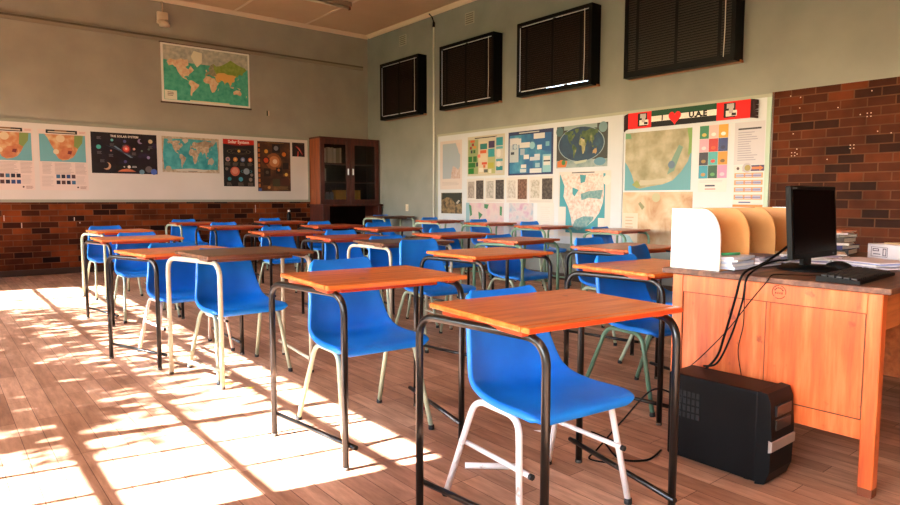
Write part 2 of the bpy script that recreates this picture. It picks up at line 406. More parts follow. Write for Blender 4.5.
# ================================================================== PIN BOARDS
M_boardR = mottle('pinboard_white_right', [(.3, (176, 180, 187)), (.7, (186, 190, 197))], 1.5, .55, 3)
def board_back():
    r = empty('pinboard', (XL+.3, YB, 1.04)); x0 = XL+.3; x1 = 5.40
    tag(r, 'long white pinboard with grey frame on the back wall above brick', 'pinboard')
    b = MB(); b.box(0, x1-x0, -.02, 0, .04, 1.11, M_board); b.build('board_panel', r)
    b = MB(); b.box(0, x1-x0+.03, -.03, 0, 1.11, 1.155, M_trimgrey); b.box(0, x1-x0+.03, -.035, 0, 0, .04, M_trimgrey)
    b.box(x1-x0, x1-x0+.03, -.03, 0, .04, 1.11, M_trimgrey); b.build('board_frame', r)
def board_right():
    y1, y0, z0, z1 = 8.58, 3.135, .50, 2.133
    r = empty('pinboard', (XR, y1, z0)); tag(r, 'tall white pinboard covering the right wall below the windows', 'pinboard')
    for a, c in ((0, -(y1-4.878)), (-(y1-4.868), -(y1-y0))):
        b = MB(); b.box(-.02, 0, c, a, 0, z1-z0, M_boardR); b.build('board_panel', r)
    b = MB(); b.box(-.026, 0, -(y1-y0)-.045, .02, z1-z0, z1-z0+.035, M_trimgrey); b.box(-.026, 0, -(y1-y0)-.045, -(y1-y0), 0, z1-z0, flat('pale_green_trim', (158, 176, 160), .5)); b.box(-.026, 0, 0, .02, 0, z1-z0, M_trimgrey)
    b.build('board_frame', r)
    b = MB(); b.box(XR-.012, XR, 3.078, 3.092, 0, 2.18, wood('edge_wood', (70, 40, 18), (96, 58, 28), (120, 76, 40), axis='z', spots=False)); struct(b.build('trim_4'))
board_back(); board_right()

# ---------------- sheets of paper
class Sheet:
    """a printed sheet: a0/a1 = left and right edge along the wall, z1/z0 top and bottom"""
    def __init__(s, wall, a0, a1, z1, z0, col, off=.0205, th=.0012, skew=0):
        s.w, s.a0, s.a1, s.z0, s.z1, s.off = wall, a0, a1, z0, z1, off+th
        s.W = abs(a1-a0); s.Hh = z1-z0; s.skew = skew
        s.b = MB(); s.k = 0
        m = paper(col) if isinstance(col, tuple) else col
        def P(u, v, d): return s.P(u, v, d)
        A = [P(0, 0, -th), P(1, 0, -th), P(1, 1, -th), P(0, 1, -th)]; B = [P(0, 0, 0), P(1, 0, 0), P(1, 1, 0), P(0, 1, 0)]
        vs = [s.b.bm.verts.new(p) for p in A+B]; fs = []
        for q in ((3, 2, 1, 0), (4, 5, 6, 7), (0, 1, 5, 4), (1, 2, 6, 5), (2, 3, 7, 6), (3, 0, 4, 7)): fs.append(s.b.bm.faces.new([vs[i] for i in q]))
        s.b._new(fs, m, False)
    def P(s, u, v, d):
        a = s.a0+(s.a1-s.a0)*u; z = s.z0+s.Hh*v+s.skew*(u-.5)*s.W
        return (a, YB-s.off-d, z) if s.w == 'b' else (XR-s.off-d, a, z)
    def m(s, c): return paper(c) if isinstance(c, tuple) else c
    def lay(s): s.k += 1; return .0005+.00012*s.k
    def poly(s, pts, c, d=None):
        d = s.lay() if d is None else d
        s.j = getattr(s, 'j', 0)+1; d += .000004*s.j
        s.b.quad([s.P(u, v, d) for u, v in pts], s.m(c))
    def rect(s, u0, v0, u1, v1, c, d=None): s.poly([(u0, v0), (u1, v0), (u1, v1), (u0, v1)], c, d)
    def disc(s, u, v, r, c, n=14, ry=None, d=None):
        ry = ry or r; k = s.W/s.Hh
        s.poly([(u+r*math.cos(2*PI*i/n), v+ry*k*math.sin(2*PI*i/n)) for i in range(n)], c, d)
    def ring(s, u, v, r, c, t=.1, n=20, ry=None):
        ry = ry or r; k = s.W/s.Hh; d = s.lay()
        for i in range(n):
            a, e = 2*PI*i/n, 2*PI*(i+1)/n
            s.b.quad([s.P(u+r*q*math.cos(w), v+ry*q*k*math.sin(w), d) for q, w in ((1, a), (1, e), (1-t, e), (1-t, a))], s.m(c))
    def lines(s, u0, u1, v0, v1, n, c, fill=.4, rag=.3, rnd=random):
        d = s.lay(); dv = (v1-v0)/n
        for i in range(n):
            y = v1-dv*(i+.5); s.rect(u0, y-dv*fill/2, u1-(u1-u0)*rag*rnd.random(), y+dv*fill/2, c, d)
    def text(s, txt, u, v, size, c):
        d = s.lay(); sg = 1 if s.a1 > s.a0 else -1
        def pl(x, y):
            a = s.a0+(s.a1-s.a0)*u+sg*x; z = s.z0+s.Hh*v+y
            return (a, YB-s.off-d, z) if s.w == 'b' else (XR-s.off-d, a, z)
        text_faces(s.b, txt, s.m(c), size, pl, 'CENTER', size*.03)
    def done(s, name, label, cat, group=None): return tag(s.b.build(name, None, False), label, cat, group)

CONT = {
'na': [(-168,66),(-156,71),(-130,70),(-110,73),(-95,72),(-82,73),(-78,63),(-92,58),(-80,52),(-70,62),(-56,52),(-65,45),(-75,38),(-81,31),(-80,25),(-84,30),(-97,26),(-97,20),(-90,21),(-87,16),(-83,9),(-78,8),(-85,12),(-95,15),(-105,20),(-112,28),(-117,33),(-124,42),(-130,54),(-145,60),(-160,57)],
'gr': [(-55,82),(-20,81),(-22,70),(-43,60),(-53,67),(-68,77)],
'sa': [(-78,8),(-70,12),(-60,9),(-50,1),(-35,-6),(-39,-15),(-48,-26),(-57,-36),(-65,-43),(-68,-54),(-74,-50),(-72,-30),(-70,-18),(-80,-5)],
'eu': [(-9,43),(-9,37),(-2,37),(3,43),(10,44),(16,38),(14,45),(22,37),(28,41),(40,41),(40,48),(30,60),(28,71),(14,67),(6,60),(12,55),(4,52),(-4,48)],
'ru': [(30,60),(40,48),(50,52),(60,53),(75,54),(90,50),(115,50),(130,47),(135,43),(142,54),(158,52),(163,60),(178,66),(170,70),(140,73),(105,78),(80,73),(60,69),(40,67),(28,71)],
'as': [(28,41),(36,36),(35,30),(43,13),(55,17),(59,23),(50,30),(57,26),(68,24),(73,18),(77,8),(80,15),(90,22),(95,16),(99,8),(103,1),(105,10),(109,14),(107,20),(120,25),(122,32),(121,39),(130,47),(115,50),(90,50),(75,54),(60,53),(50,52),(40,48),(40,41)],
'af': [(-6,36),(10,37),(20,31),(32,31),(43,12),(51,11),(41,-3),(40,-15),(35,-24),(30,-32),(19,-35),(12,-17),(9,1),(5,5),(-8,5),(-17,14),(-16,22)],
'au': [(114,-22),(122,-18),(131,-12),(136,-15),(142,-11),(153,-28),(147,-38),(138,-35),(130,-32),(116,-35)],
'in': [(96,5),(105,-6),(115,-8),(118,1),(112,2),(104,-1)], 'ng': [(131,-1),(141,-3),(150,-9),(141,-9)], 'mg': [(44,-24),(49,-13),(50,-16),(47,-25)],
'jp': [(131,32),(140,36),(142,43),(139,38)], 'uk': [(-5,50),(1,52),(-3,58),(-6,56)], 'nz': [(167,-46),(174,-41),(178,-38),(174,-35),(173,-42)]}
def world_map(s, cols, box, lat=(-62, 84), merc=False, squash=None):
    u0, v0, u1, v1 = box
    def f(la): return math.log(math.tan(PI/4+math.radians(max(-70, min(83, la)))/2)) if merc else la
    d = s.lay()
    for i, (k, P) in enumerate(CONT.items()):
        pts = []
        for lo, la in P:
            u = u0+(u1-u0)*(lo+180)/360; v = v0+(v1-v0)*(f(la)-f(lat[0]))/(f(lat[1])-f(lat[0]))
            if squash: u = (u0+u1)/2+(u-(u0+u1)/2)*(1-squash*((v-(v0+v1)/2)/((v1-v0)/2))**2)
            pts.append((u, v))
        s.poly(pts, cols.get(k, cols['*']), d+.00002*i)
SAF = [(.02, 1), (.10, .84), (.17, .62), (.25, .42), (.28, .26), (.34, .12), (.44, .05), (.58, .08), (.70, .16), (.78, .30), (.82, .42), (.88, .58), (.92, .74), (.92, 1)]

PF = 1.3
M_sea = mottle('printed_sea', [(.3, (40, 148, 128)), (.7, (86, 178, 156))], 14, .5, 5)
M_land = mottle('printed_land', [(.3, (196, 150, 116)), (.6, (222, 190, 158)), (.8, (236, 212, 186))], 22, .5, 5)
M_landg = mottle('printed_landgreen', [(.3, (112, 140, 52)), (.7, (140, 160, 78))], 20, .5, 5)
M_arct = mottle('printed_arctic', [(.3, (138, 146, 138)), (.7, (184, 184, 172))], 16, .5, 6)
PF = 1.0
M_sea2 = mottle('printed_teal_sea', [(.3, (34, 138, 150)), (.7, (84, 178, 186))], 12, .5, 5)
M_land2 = mottle('printed_pale_land', [(.3, (150, 128, 104)), (.7, (206, 190, 168))], 24, .5, 5)
# hanging world map above the board
PF = 1.35
r = empty('wall_map', (2.93, YB, 2.62)); tag(r, 'large hanging world map with dark rods high on the back wall', 'map')
s = Sheet('b', 2.93, 4.35, 3.53, 2.62, (238, 220, 204), off=.012, th=.0015, skew=.004)
s.rect(.025, .04, .98, .965, M_sea)
s.rect(.025, .70, .98, .965, M_arct)
s.poly([(.025,.72),(.30,.60),(.5,.62),(.98,.55),(.98,.70),(.025,.70)], M_sea)
world_map(s, {'*': M_land, 'ru': M_landg, 'gr': paper((238, 206, 184)), 'as': paper((216, 164, 92)), 'eu': mottle('printed_eu', [(.3, (110, 116, 92)), (.7, (160, 150, 120))], 30)}, (.03, .10, .97, .95), (-58, 83), True)
s.rect(.03, .045, .16, .20, (232, 212, 196)); s.lines(.06, .13, .10, .18, 3, (110, 90, 80))
s.rect(.3, .035, .75, .06, (206, 196, 176))
o = s.b.build('map_sheet', None, False); o.parent = r; o.matrix_parent_inverse = Matrix.Translation((-2.93, -YB, -2.62))
M_rod = flat('dark_rod', (66, 26, 18), .4)
for z in (-.012, .915):
    b = MB(); b.tube([(-.02, -.013, z), (1.44, -.013, z+.006)], .013, M_rod, 8); b.build('hanging_rod', r)

PF = .85
# two southern Africa posters
M_sandO = mottle('printed_savanna', [(.32, (186, 110, 66)), (.5, (208, 140, 92)), (.66, (222, 186, 140))], 9, .5, 4)
for j, (a0, a1) in enumerate(((.585, 1.19), (1.25, 1.86))):
    s = Sheet('b', a0, a1, 2.072, 1.213, (234, 216, 208))
    s.rect(.02, .475, .965, .925, (112, 178, 186)); P = [(.02+.945*(u*.86+.10), .475+.45*v) for u, v in SAF]; s.poly(P, M_sandO)
    s.poly([(.74, .925), (.92, .925), (.9, .8), (.80, .70), (.72, .74)], (132, 154, 84))
    s.poly([(.42, .52), (.60, .52), (.70, .62), (.68, .72), (.50, .70), (.40, .60)], mottle('printed_rust', [(.3, (190, 104, 66)), (.7, (212, 138, 96))], 14))
    s.poly([(.58, .61), (.66, .60), (.68, .66), (.60, .66)], (120, 44, 50)); s.disc(.45, .86, .09, (226, 200, 160)); s.disc(.35, .64, .06, (228, 206, 172))
    s.rect(.16, .94, .80, 1.0, (22, 22, 18)); s.rect(.34, .965, .58, .999, (140, 96, 52)); s.lines(.20, .76, .945, .985, 1, (212, 202, 184), .5, 0)
    s.lines(.84, .98, .955, .99, 2, (214, 150, 140), .4, .2)
    for u0, u1 in ((.06, .26), (.31, .70), (.73, .97)): s.lines(u0, u1, .27, .46, 9, (196, 178, 172), .45, .25)
    s.lines(.04, .28, .06, .24, 8, (208, 190, 184), .4, .3); s.lines(.74, .96, .10, .24, 7, (210, 192, 186), .4, .3)
    d = s.lay(); rc = random.Random(5+j)
    for q in range(4):
        for v in (.10, .20): s.rect(.33+q*.105, v, .33+q*.105+.08, v+.062, rc.choice([(26, 30, 54), (44, 74, 128), (84, 60, 60), (60, 110, 150)]), d)
    s.disc(.77, .05, .02, (60, 30, 30)); s.lines(.82, .97, .02, .07, 3, (150, 100, 90), .4, .2)
    s.done('poster', ('southern Africa map poster cut by the left edge of the photo', 'southern Africa map poster hanging just left of the dark planet poster')[j], 'poster', 'southern Africa posters on the back wall')
# solar system landscape poster
M_space = mottle('printed_space', [(.35, (10, 8, 14)), (.6, (20, 16, 34)), (.8, (50, 38, 84))], 6, .4, 5)
s = Sheet('b', 1.91, 2.825, 2.08, 1.473, M_space)
s.text('THE SOLAR SYSTEM', .50, .915, .044, (244, 236, 230))
s.poly([(.32, .68), (.36, .68), (.62, .40), (.58, .40)], (110, 138, 160)); s.poly([(.20, .70), (.5, .55), (.66, .40), (.5, .50)], (50, 64, 92))
s.disc(.52, .62, .07, (120, 24, 30)); s.disc(.52, .62, .048, (236, 84, 70)); s.disc(.52, .62, .02, (255, 190, 170))
for u, v, r_, c in ((.11, .64, .035, (70, 180, 176)), (.31, .82, .022, (110, 190, 190)), (.29, .56, .014, (226, 140, 124)), (.5, .80, .025, (86, 92, 150)), (.74, .82, .042, (150, 130, 170)), (.90, .83, .034, (214, 190, 150)), (.64, .62, .02, (210, 160, 150)), (.76, .58, .016, (96, 120, 110)), (.87, .63, .018, (90, 112, 100)), (.86, .42, .026, (150, 140, 190)), (.50, .30, .024, (92, 80, 140)), (.22, .18, .062, (200, 160, 130)), (.86, .12, .055, (110, 100, 104)), (.75, .05, .04, (110, 150, 170)), (.94, .06, .05, (80, 110, 200))): s.disc(u, v, r_, c)
s.disc(.765, .83, .034, (14, 10, 18)); s.disc(.195, .20, .056, (20, 14, 22))
d = s.lay()
for u, v in ((.12, .88), (.12, .52), (.31, .72), (.29, .46), (.50, .70), (.64, .52), (.16, .32), (.90, .70)):
    for q in range(3): s.rect(u-.035, v-.025*q, u+.03-.01*(q % 2), v-.025*q+.010, (120, 110, 118), d)
s.rect(.36, .05, .68, .24, (14, 12, 14)); s.poly([(.38, .05), (.66, .05), (.60, .10), (.52, .125), (.44, .10)], (214, 120, 84)); s.disc(.555, .17, .025, (230, 228, 222)); s.disc(.48, .17, .012, (210, 200, 200)); s.lines(.60, .67, .15, .20, 2, (220, 214, 214), .4, 0)
s.done('poster', 'wide black planet poster titled THE SOLAR SYSTEM', 'poster')
# small world map
s = Sheet('b', 2.90, 3.795, 2.077, 1.513, M_land2)
s.poly([(.03, .08), (.97, .10), (.985, .55), (.96, .92), (.5, .955), (.04, .93), (.012, .5)], M_sea2)
world_map(s, {'*': M_land2, 'gr': paper((206, 196, 180)), 'ru': mottle('printed_taupe', [(.3, (140, 120, 100)), (.7, (190, 172, 150))], 22)}, (.03, .08, .97, .95), (-62, 82), False, .12)
s.poly([(.26, .03), (.72, .03), (.80, .08), (.5, .12), (.22, .09)], (214, 206, 194)); s.disc(.85, .34, .055, (186, 178, 160)); s.disc(.1, .10, .05, (190, 176, 150)); s.disc(.14, .93, .04, (176, 176, 166)); s.disc(.9, .92, .045, (176, 176, 166))
s.lines(.44, .6, .03, .05, 1, (40, 40, 40), .6, 0)
s.done('poster', 'teal world map poster pinned between the two planet posters', 'map')
# portrait solar system poster
s = Sheet('b', 3.864, 4.398, 2.09, 1.303, (14, 12, 14))
s.rect(0, .90, 1, 1, (214, 40, 26)); s.poly([(0, .90), (1, .90), (.6, .87), (.3, .875)], (150, 20, 14)); s.text('Solar System', .5, .945, .07, (252, 238, 230))
s.ring(.5, .745, .38, (150, 130, 104), .04, 28, .085); s.ring(.5, .745, .27, (150, 130, 104), .05, 28, .055); s.disc(.5, .755, .045, (244, 190, 90))
for q in range(4): s.disc(.14+q*.24, .575, .072, ((200, 150, 140), (222, 140, 66), (120, 130, 170), (226, 110, 60))[q]); s.disc(.14+q*.24, .575, .035, ((120, 100, 140), (244, 190, 120), (200, 190, 200), (250, 190, 150))[q])
s.disc(.36, .32, .15, (206, 96, 76)); s.disc(.36, .33, .10, (226, 140, 116)); s.ring(.73, .325, .19, (60, 120, 130), .16, 24, .06); s.disc(.73, .325, .10, (150, 160, 170))
for u, v, r_, c in ((.18, .16, .06, (50, 140, 156)), (.54, .155, .07, (70, 160, 186)), (.86, .15, .06, (150, 130, 120)), (.10, .37, .05, (130, 110, 100)), (.90, .25, .05, (140, 120, 110))): s.disc(u, v, r_, c)
for u, v in ((.14, .50), (.38, .50), (.62, .50), (.86, .50), (.18, .075), (.54, .075), (.86, .075)): s.lines(u-.09, u+.09, v-.06, v+.01, 4, (120, 104, 94), .5, .3)
s.done('poster', 'tall black planet poster with red heading Solar System', 'poster')
# brown portrait poster
s = Sheet('b', 4.455, 5.062, 2.09, 1.228, mottle('printed_brown', [(.3, (44, 22, 12)), (.5, (84, 46, 24)), (.75, (136, 82, 46))], 6, .4, 5), skew=.006)
s.rect(.0, .0, .09, .97, (36, 18, 12)); 
for q in range(9): s.rect(.015, .08+q*.10, .075, .08+q*.10+.07, (196, 104, 40))
s.disc(.48, .60, .24, (150, 86, 46)); s.disc(.50, .60, .16, (206, 130, 76)); s.disc(.52, .60, .07, (244, 208, 170))
for u, v, r_, c in ((.26, .80, .07, (226, 150, 50)), (.80, .75, .08, (230, 120, 36)), (.25, .62, .09, (214, 74, 30))): s.disc(u, v, r_*1.25, tuple(x//3 for x in c)); s.disc(u, v, r_*.8, c)
d = s.lay()
for u0, v0, u1, v1, c in ((.44, .78, .68, .95, (20, 18, 22)), (.55, .36, .72, .48, (24, 16, 14)), (.76, .45, .94, .58, (30, 18, 12)), (.18, .30, .38, .46, (26, 18, 14)), (.76, .30, .96, .36, (120, 70, 30)), (.44, .10, .66, .25, (70, 62, 40)), (.68, .12, .94, .26, (80, 40, 26)), (.15, .12, .36, .24, (58, 34, 20))): s.rect(u0, v0, u1, v1, c, d)
s.disc(.56, .87, .07, (130, 130, 136)); s.disc(.28, .38, .05, (90, 80, 70)); s.disc(.33, .075, .045, (206, 140, 70)); s.disc(.63, .43, .04, (214, 120, 60)); s.disc(.86, .34, .05, (240, 190, 90))
s.lines(.30, .80, .965, .985, 1, (150, 120, 70), .5, 0); s.poly([(.01, .0), (.10, .0), (.11, .05), (.02, .06)], (70, 96, 160)); s.lines(.46, .92, .03, .10, 4, (150, 110, 66), .4, .2)
s.done('poster', 'tall brown and orange glowing star poster right of the red-headed one', 'poster')
s = Sheet('b', 5.10, 5.34, 2.097, 1.85, (22, 8, 10))
s.poly([(.25, .72), (.36, .78), (.62, .60), (.86, .18), (.80, .10), (.56, .48)], (150, 44, 38)); s.poly([(.36, .72), (.60, .55), (.78, .20), (.55, .46)], (220, 120, 110)); s.poly([(.38, .0), (.50, .0), (.52, .35), (.44, .40)], (214, 80, 64)); s.lines(.5, .9, .9, .96, 1, (120, 90, 60), .5, 0)
s.done('poster', 'small square dark red nebula print beside the wooden cabinet', 'poster')

# ---------------- right wall sheets
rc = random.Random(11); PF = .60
s = Sheet('r', 8.52, 7.955, 2.045, 1.255, (232, 214, 206)); s.rect(.12, .22, .92, .94, (178, 190, 202)); s.poly([(.72, .94), (.92, .94), (.92, .70), (.86, .74), (.82, .82)], (232, 206, 196)); s.poly([(.50, .22), (.92, .22), (.92, .46), (.84, .40), (.60, .48), (.54, .36)], mottle('printed_dustypink', [(.35, (204, 168, 158)), (.65, (228, 204, 196))], 24)); s.lines(.1, .9, .08, .16, 3, (206, 190, 186), .4, .2)
s.done('poster', 'faded pale blue map at the far end of the tall pinboard', 'map')
s = Sheet('r', 7.815, 6.97, 2.068, 1.455, (214, 204, 180))
s.lines(.2, .8, .93, .97, 1, (60, 40, 40), .6, .0)
s.rect(.02, .05, .30, .92, (160, 172, 120)); s.rect(.30, .05, .56, .86, (226, 208, 178)); s.rect(.56, .05, .76, .5, (186, 190, 130)); s.rect(.76, .04, .97, .95, (214, 208, 196)); d = s.lay()
for u0, v0, u1, v1, c in ((.08,.85,.2,.91,(226,104,40)),(.12,.76,.18,.83,(160,30,26)),(.06,.68,.12,.75,(170,40,36)),(.16,.70,.24,.76,(232,150,40)),(.09,.58,.14,.66,(28,56,70)),(.16,.58,.22,.66,(30,110,50)),(.02,.36,.13,.50,(20,120,40)),(.16,.36,.26,.50,(16,110,36)),(.02,.22,.22,.34,(18,116,38)),(.02,.06,.18,.20,(14,128,40)),(.35,.66,.54,.80,(30,124,120)),(.35,.56,.52,.64,(228,98,44)),(.58,.68,.74,.85,(62,40,88)),(.57,.46,.74,.66,(50,160,168)),(.78,.72,.95,.92,(40,150,164)),(.78,.64,.95,.70,(96,178,190)),(.78,.34,.95,.40,(76,164,178)),(.78,.12,.95,.22,(30,140,150)),(.40,.28,.54,.34,(224,84,50)),(.44,.20,.5,.27,(224,104,60)),(.28,.46,.36,.54,(236,130,110)),(.56,.18,.72,.32,(190,186,70)),(.32,.10,.44,.2,(240,234,220)),(.46,.08,.56,.16,(90,96,90)),(.58,.06,.66,.16,(236,226,204)),(.24,.24,.30,.34,(56,60,60))): s.rect(u0, v0, u1, v1, c, d)
for u, v in ((.85, .57), (.85, .27), (.85, .5)): s.disc(u, v, .05, (236, 230, 226))
s.done('poster', 'poster of many small green and orange pictures, right of the faded map', 'poster')
s = Sheet('r', 6.893, 6.017, 2.068, 1.443, (26, 40, 96))
s.rect(.03, .04, .96, .92, mottle('printed_blue', [(.3, (22, 88, 150)), (.55, (40, 128, 176)), (.8, (110, 190, 210))], 5, .5, 4)); s.poly([(.5, .92), (.96, .92), (.96, .5), (.7, .55)], (26, 100, 160)); s.lines(.25, .70, .94, .98, 1, (206, 206, 196), .6, 0); s.rect(.03, .30, .24, .86, (196, 206, 214)); d = s.lay()
for u0, v0, u1, v1, c in ((.05,.70,.30,.84,(222,220,222)),(.26,.62,.50,.74,(226,222,220)),(.58,.80,.82,.92,(230,226,226)),(.66,.56,.76,.66,(238,232,226)),(.36,.36,.48,.46,(234,230,230)),(.50,.32,.72,.40,(206,214,226)),(.30,.16,.42,.24,(236,232,226)),(.78,.05,.96,.44,(150,206,220)),(.80,.20,.94,.40,(232,228,226)),(.80,.28,.94,.31,(40,40,60)),(.50,.04,.76,.14,(228,230,234)),(.28,.06,.42,.14,(214,222,230)),(.10,.60,.20,.72,(120,140,170)),(.28,.46,.38,.60,(170,190,210)),(.06,.48,.14,.54,(50,60,80)),(.60,.40,.72,.46,(216,220,230)),(.62,.16,.72,.26,(160,200,220)),(.84,.62,.92,.72,(120,180,206))): s.rect(u0, v0, u1, v1, c, d)
s.disc(.55, .66, .06, (150, 204, 220)); s.disc(.16, .66, .04, (190, 210, 226)); s.done('poster', 'square dark blue poster dotted with white text boxes', 'poster')
s = Sheet('r', 5.955, 5.107, 2.068, 1.515, (58, 60, 58))
s.rect(.0, .0, 1, .18, mottle('printed_icy', [(.3, (120, 150, 150)), (.7, (186, 196, 196))], 8)); s.rect(.15, .9, .8, 1, (150, 172, 170))
s.disc(.49, .55, .455, (150, 170, 176), 32, .272); s.disc(.49, .55, .44, mottle('printed_ocean', [(.3, (14, 44, 74)), (.6, (26, 72, 100)), (.8, (52, 110, 132))], 6), 32, .262)
world_map(s, {'*': mottle('printed_forest', [(.35, (40, 76, 40)), (.6, (96, 116, 62)), (.8, (186, 172, 120))], 14), 'au': paper((190, 150, 100)), 'af': mottle('printed_sahara', [(.4, (120, 130, 70)), (.65, (212, 196, 150))], 9)}, (.10, .17, .88, .93), (-62, 84), False, .2)
s.disc(.06, .88, .075, (74, 110, 112)); s.disc(.91, .9, .08, (120, 156, 160)); s.poly([(.02, .02), (.2, .02), (.23, .16), (.1, .2), (.02, .16)], (220, 120, 50)); s.disc(.15, .13, .04, (60, 130, 60)); s.disc(.86, .12, .11, (96, 150, 176), 16, .06); s.poly([(.35, .14), (.62, .18), (.6, .12), (.4, .08)], (190, 200, 176))
s.done('poster', 'oval world ocean map poster in deep blue', 'map')
M_photo = mottle('printed_ruins', [(.3, (44, 40, 32)), (.48, (120, 100, 72)), (.62, (168, 140, 100)), (.75, (90, 84, 60))], 16, .5, 6)
s = Sheet('r', 8.49, 7.95, 1.20, .86, M_photo); s.poly([(.05, .98), (.97, .98), (.97, .5), (.7, .44), (.52, .72), (.30, .80), (.05, .66)], (44, 52, 44)); s.poly([(.70, .5), (.80, .46), (.9, .62), (.84, .66)], (190, 190, 180)); s.done('poster', 'photo print of a stone ridge on the far end of the board', 'poster')
PH = [(7.825, 6.985, 7.80, 7.455, 7.37, 6.98), (6.92, 6.02, 6.89, 6.52, 6.43, 6.03)]
q = 0
for a0, a1, c1, c2 in ((7.83, 7.42, (188, 176, 170), (72, 60, 56)), (7.395, 6.965, (206, 200, 196), (66, 58, 58)), (6.93, 6.49, (226, 218, 212), (122, 82, 62)), (6.46, 6.005, (222, 214, 204), (70, 58, 52))):
    s = Sheet('r', a0, a1, 1.415, 1.046, (234, 226, 220)); k = s.lay()
    s.rect(.06, .18, .44, .88, mottle('printed_sketch%d' % q, [(.35, tuple(v-40 for v in c1)), (.6, c1)], 30)); s.rect(.54, .14, .96, .92, mottle('printed_rock%d' % q, [(.35, tuple(v-26 for v in c2)), (.7, tuple(v+34 for v in c2))], 30)); s.lines(.05, .95, .02, .10, 2, (212, 202, 198), .4, .2)
    s.done('poster', ('leftmost sheet of the four paired rock pictures, below the green picture poster', 'second from left of the four paired rock pictures on the board', 'sheet with a reddish brown rock picture, third of the four pairs', 'rightmost sheet of the four paired rock pictures, below the blue poster')[q], 'picture sheet', 'paired rock picture sheets'); q += 1
M_pink = mottle('printed_pastel', [(.3, (206, 200, 214)), (.5, (230, 206, 204)), (.7, (222, 178, 196))], 7, .5, 5)
s = Sheet('r', 7.85, 6.98, 1.04, .56, M_pink); s.rect(0, 0, .1, 1, (150, 192, 206)); d = s.lay()
for P in ([(.08, .95), (.15, .9), (.17, .6), (.12, .55)], [(.5, .96), (.62, .95), (.58, .8), (.5, .84)], [(.34, .72), (.46, .62), (.36, .44)], [(.9, .9), (.96, .88), (.95, .6), (.9, .62)]): s.poly(P, (70, 140, 96), d)
s.done('poster', 'pastel map with green patches low on the far board half', 'map')
s = Sheet('r', 6.87, 6.375, 1.04, .56, mottle('printed_pastel2', [(.3, (170, 196, 220)), (.5, (226, 212, 218)), (.7, (210, 160, 196))], 9)); s.poly([(.8, .0), (1, .0), (1, .45), (.88, .4)], (120, 196, 206)); s.done('poster', 'pastel pink and blue map right of the green-patched one', 'map')
s = Sheet('r', 6.30, 5.985, 1.045, .60, (238, 232, 228)); s.lines(.2, .8, .4, .9, 8, (228, 222, 218), .4, .3); s.done('paper_sheet', 'blank white sheet left of the large pale South Africa map', 'paper')
# regional map with teal sea
s = Sheet('r', 5.905, 5.045, 1.462, .60, (234, 224, 216))
s.rect(.02, .06, .90, .96, (64, 162, 178)); M_reg = mottle('printed_counties', [(.3, (214, 178, 166)), (.5, (234, 214, 204)), (.62, (244, 232, 226))], 26, .5, 7)
s.poly([(.03, .96), (.12, .78), (.10, .62), (.2, .45), (.26, .28), (.28, .16), (.40, .10), (.55, .16), (.70, .26), (.80, .38), (.86, .52), (.88, .66), (.86, .96)], M_reg)
M_prov = mottle('printed_tealland', [(.35, (90, 150, 158)), (.7, (150, 180, 178))], 26); s.poly([(.28, .14), (.40, .10), (.55, .16), (.68, .26), (.70, .32), (.5, .32), (.34, .26)], M_prov); s.poly([(.44, .66), (.60, .70), (.86, .72), (.82, .58), (.6, .60), (.46, .56)], M_prov); d = s.lay()
s.poly([(.42, .95), (.54, .94), (.52, .84), (.44, .82)], (60, 158, 172), d); s.poly([(.28, .76), (.40, .72), (.32, .62), (.28, .66)], (60, 158, 172), d); s.rect(.0, .06, .15, .46, (238, 226, 220)); s.disc(.93, .86, .075, (240, 232, 226)); s.rect(.78, .06, .9, .30, (238, 228, 220)); s.lines(.26, .70, .972, .992, 1, (44, 44, 80), .7, 0)
s.done('poster', 'large pale South Africa map with turquoise sea, left of the board seam', 'map')
# relief map
s = Sheet('r', 4.84, 3.955, 1.90, 1.205, (214, 206, 190))
s.rect(.0, .0, 1, 1, (96, 168, 184)); M_rel = mottle('printed_relief', [(.3, (146, 138, 98)), (.5, (176, 166, 132)), (.68, (206, 192, 164))], 6, .5, 7)
s.poly([(0, 1), (1, 1), (1, .66), (.95, .46), (.86, .30), (.74, .16), (.60, .10), (.42, .07), (.24, .03), (.17, .06), (.12, .26), (.05, .42), (0, .5)], M_rel)
s.poly([(.22, .08), (.58, .11), (.72, .18), (.6, .2), (.4, .17), (.25, .18)], (196, 186, 160)); s.poly([(.93, 1), (1, 1), (1, .6), (.95, .56), (.96, .8)], (130, 170, 84)); s.poly([(.66, .26), (.76, .32), (.88, .70), (.82, .74), (.72, .5)], (120, 158, 140)); s.disc(.72, .42, .05, (96, 124, 150)); s.poly([(.12, .1), (.2, .04), (.26, .08), (.2, .18)], (150, 160, 84)); s.poly([(.0, .9), (.1, .9), (.08, .98), (0, 1)], (110, 166, 120))
s.done('poster', 'green and beige relief map of South Africa under the scarf', 'map')
# sandy old map
s = Sheet('r', 4.862, 3.925, 1.185, .55, mottle('printed_sand', [(.3, (192, 140, 96)), (.5, (222, 186, 148)), (.68, (236, 212, 184))], 5, .5, 7, distort=.6))
s.rect(.0, .0, .24, .6, (236, 216, 194)); s.poly([(.24, .78), (.3, .66), (.34, .72), (.27, .82)], (150, 150, 110)); s.disc(.5, .9, .06, (196, 190, 150)); s.disc(.83, .25, .07, (232, 214, 190)); s.poly([(0, .0), (.2, 0), (.12, .16), (0, .2)], (160, 200, 210)); s.poly([(.8, 0), (1, 0), (1, .2), (.86, .14)], (150, 204, 214)); s.lines(.05, .2, .3, .55, 4, (206, 176, 150), .3, .3)
s.done('poster', 'sandy orange old map low on the board behind the white organizer', 'map')
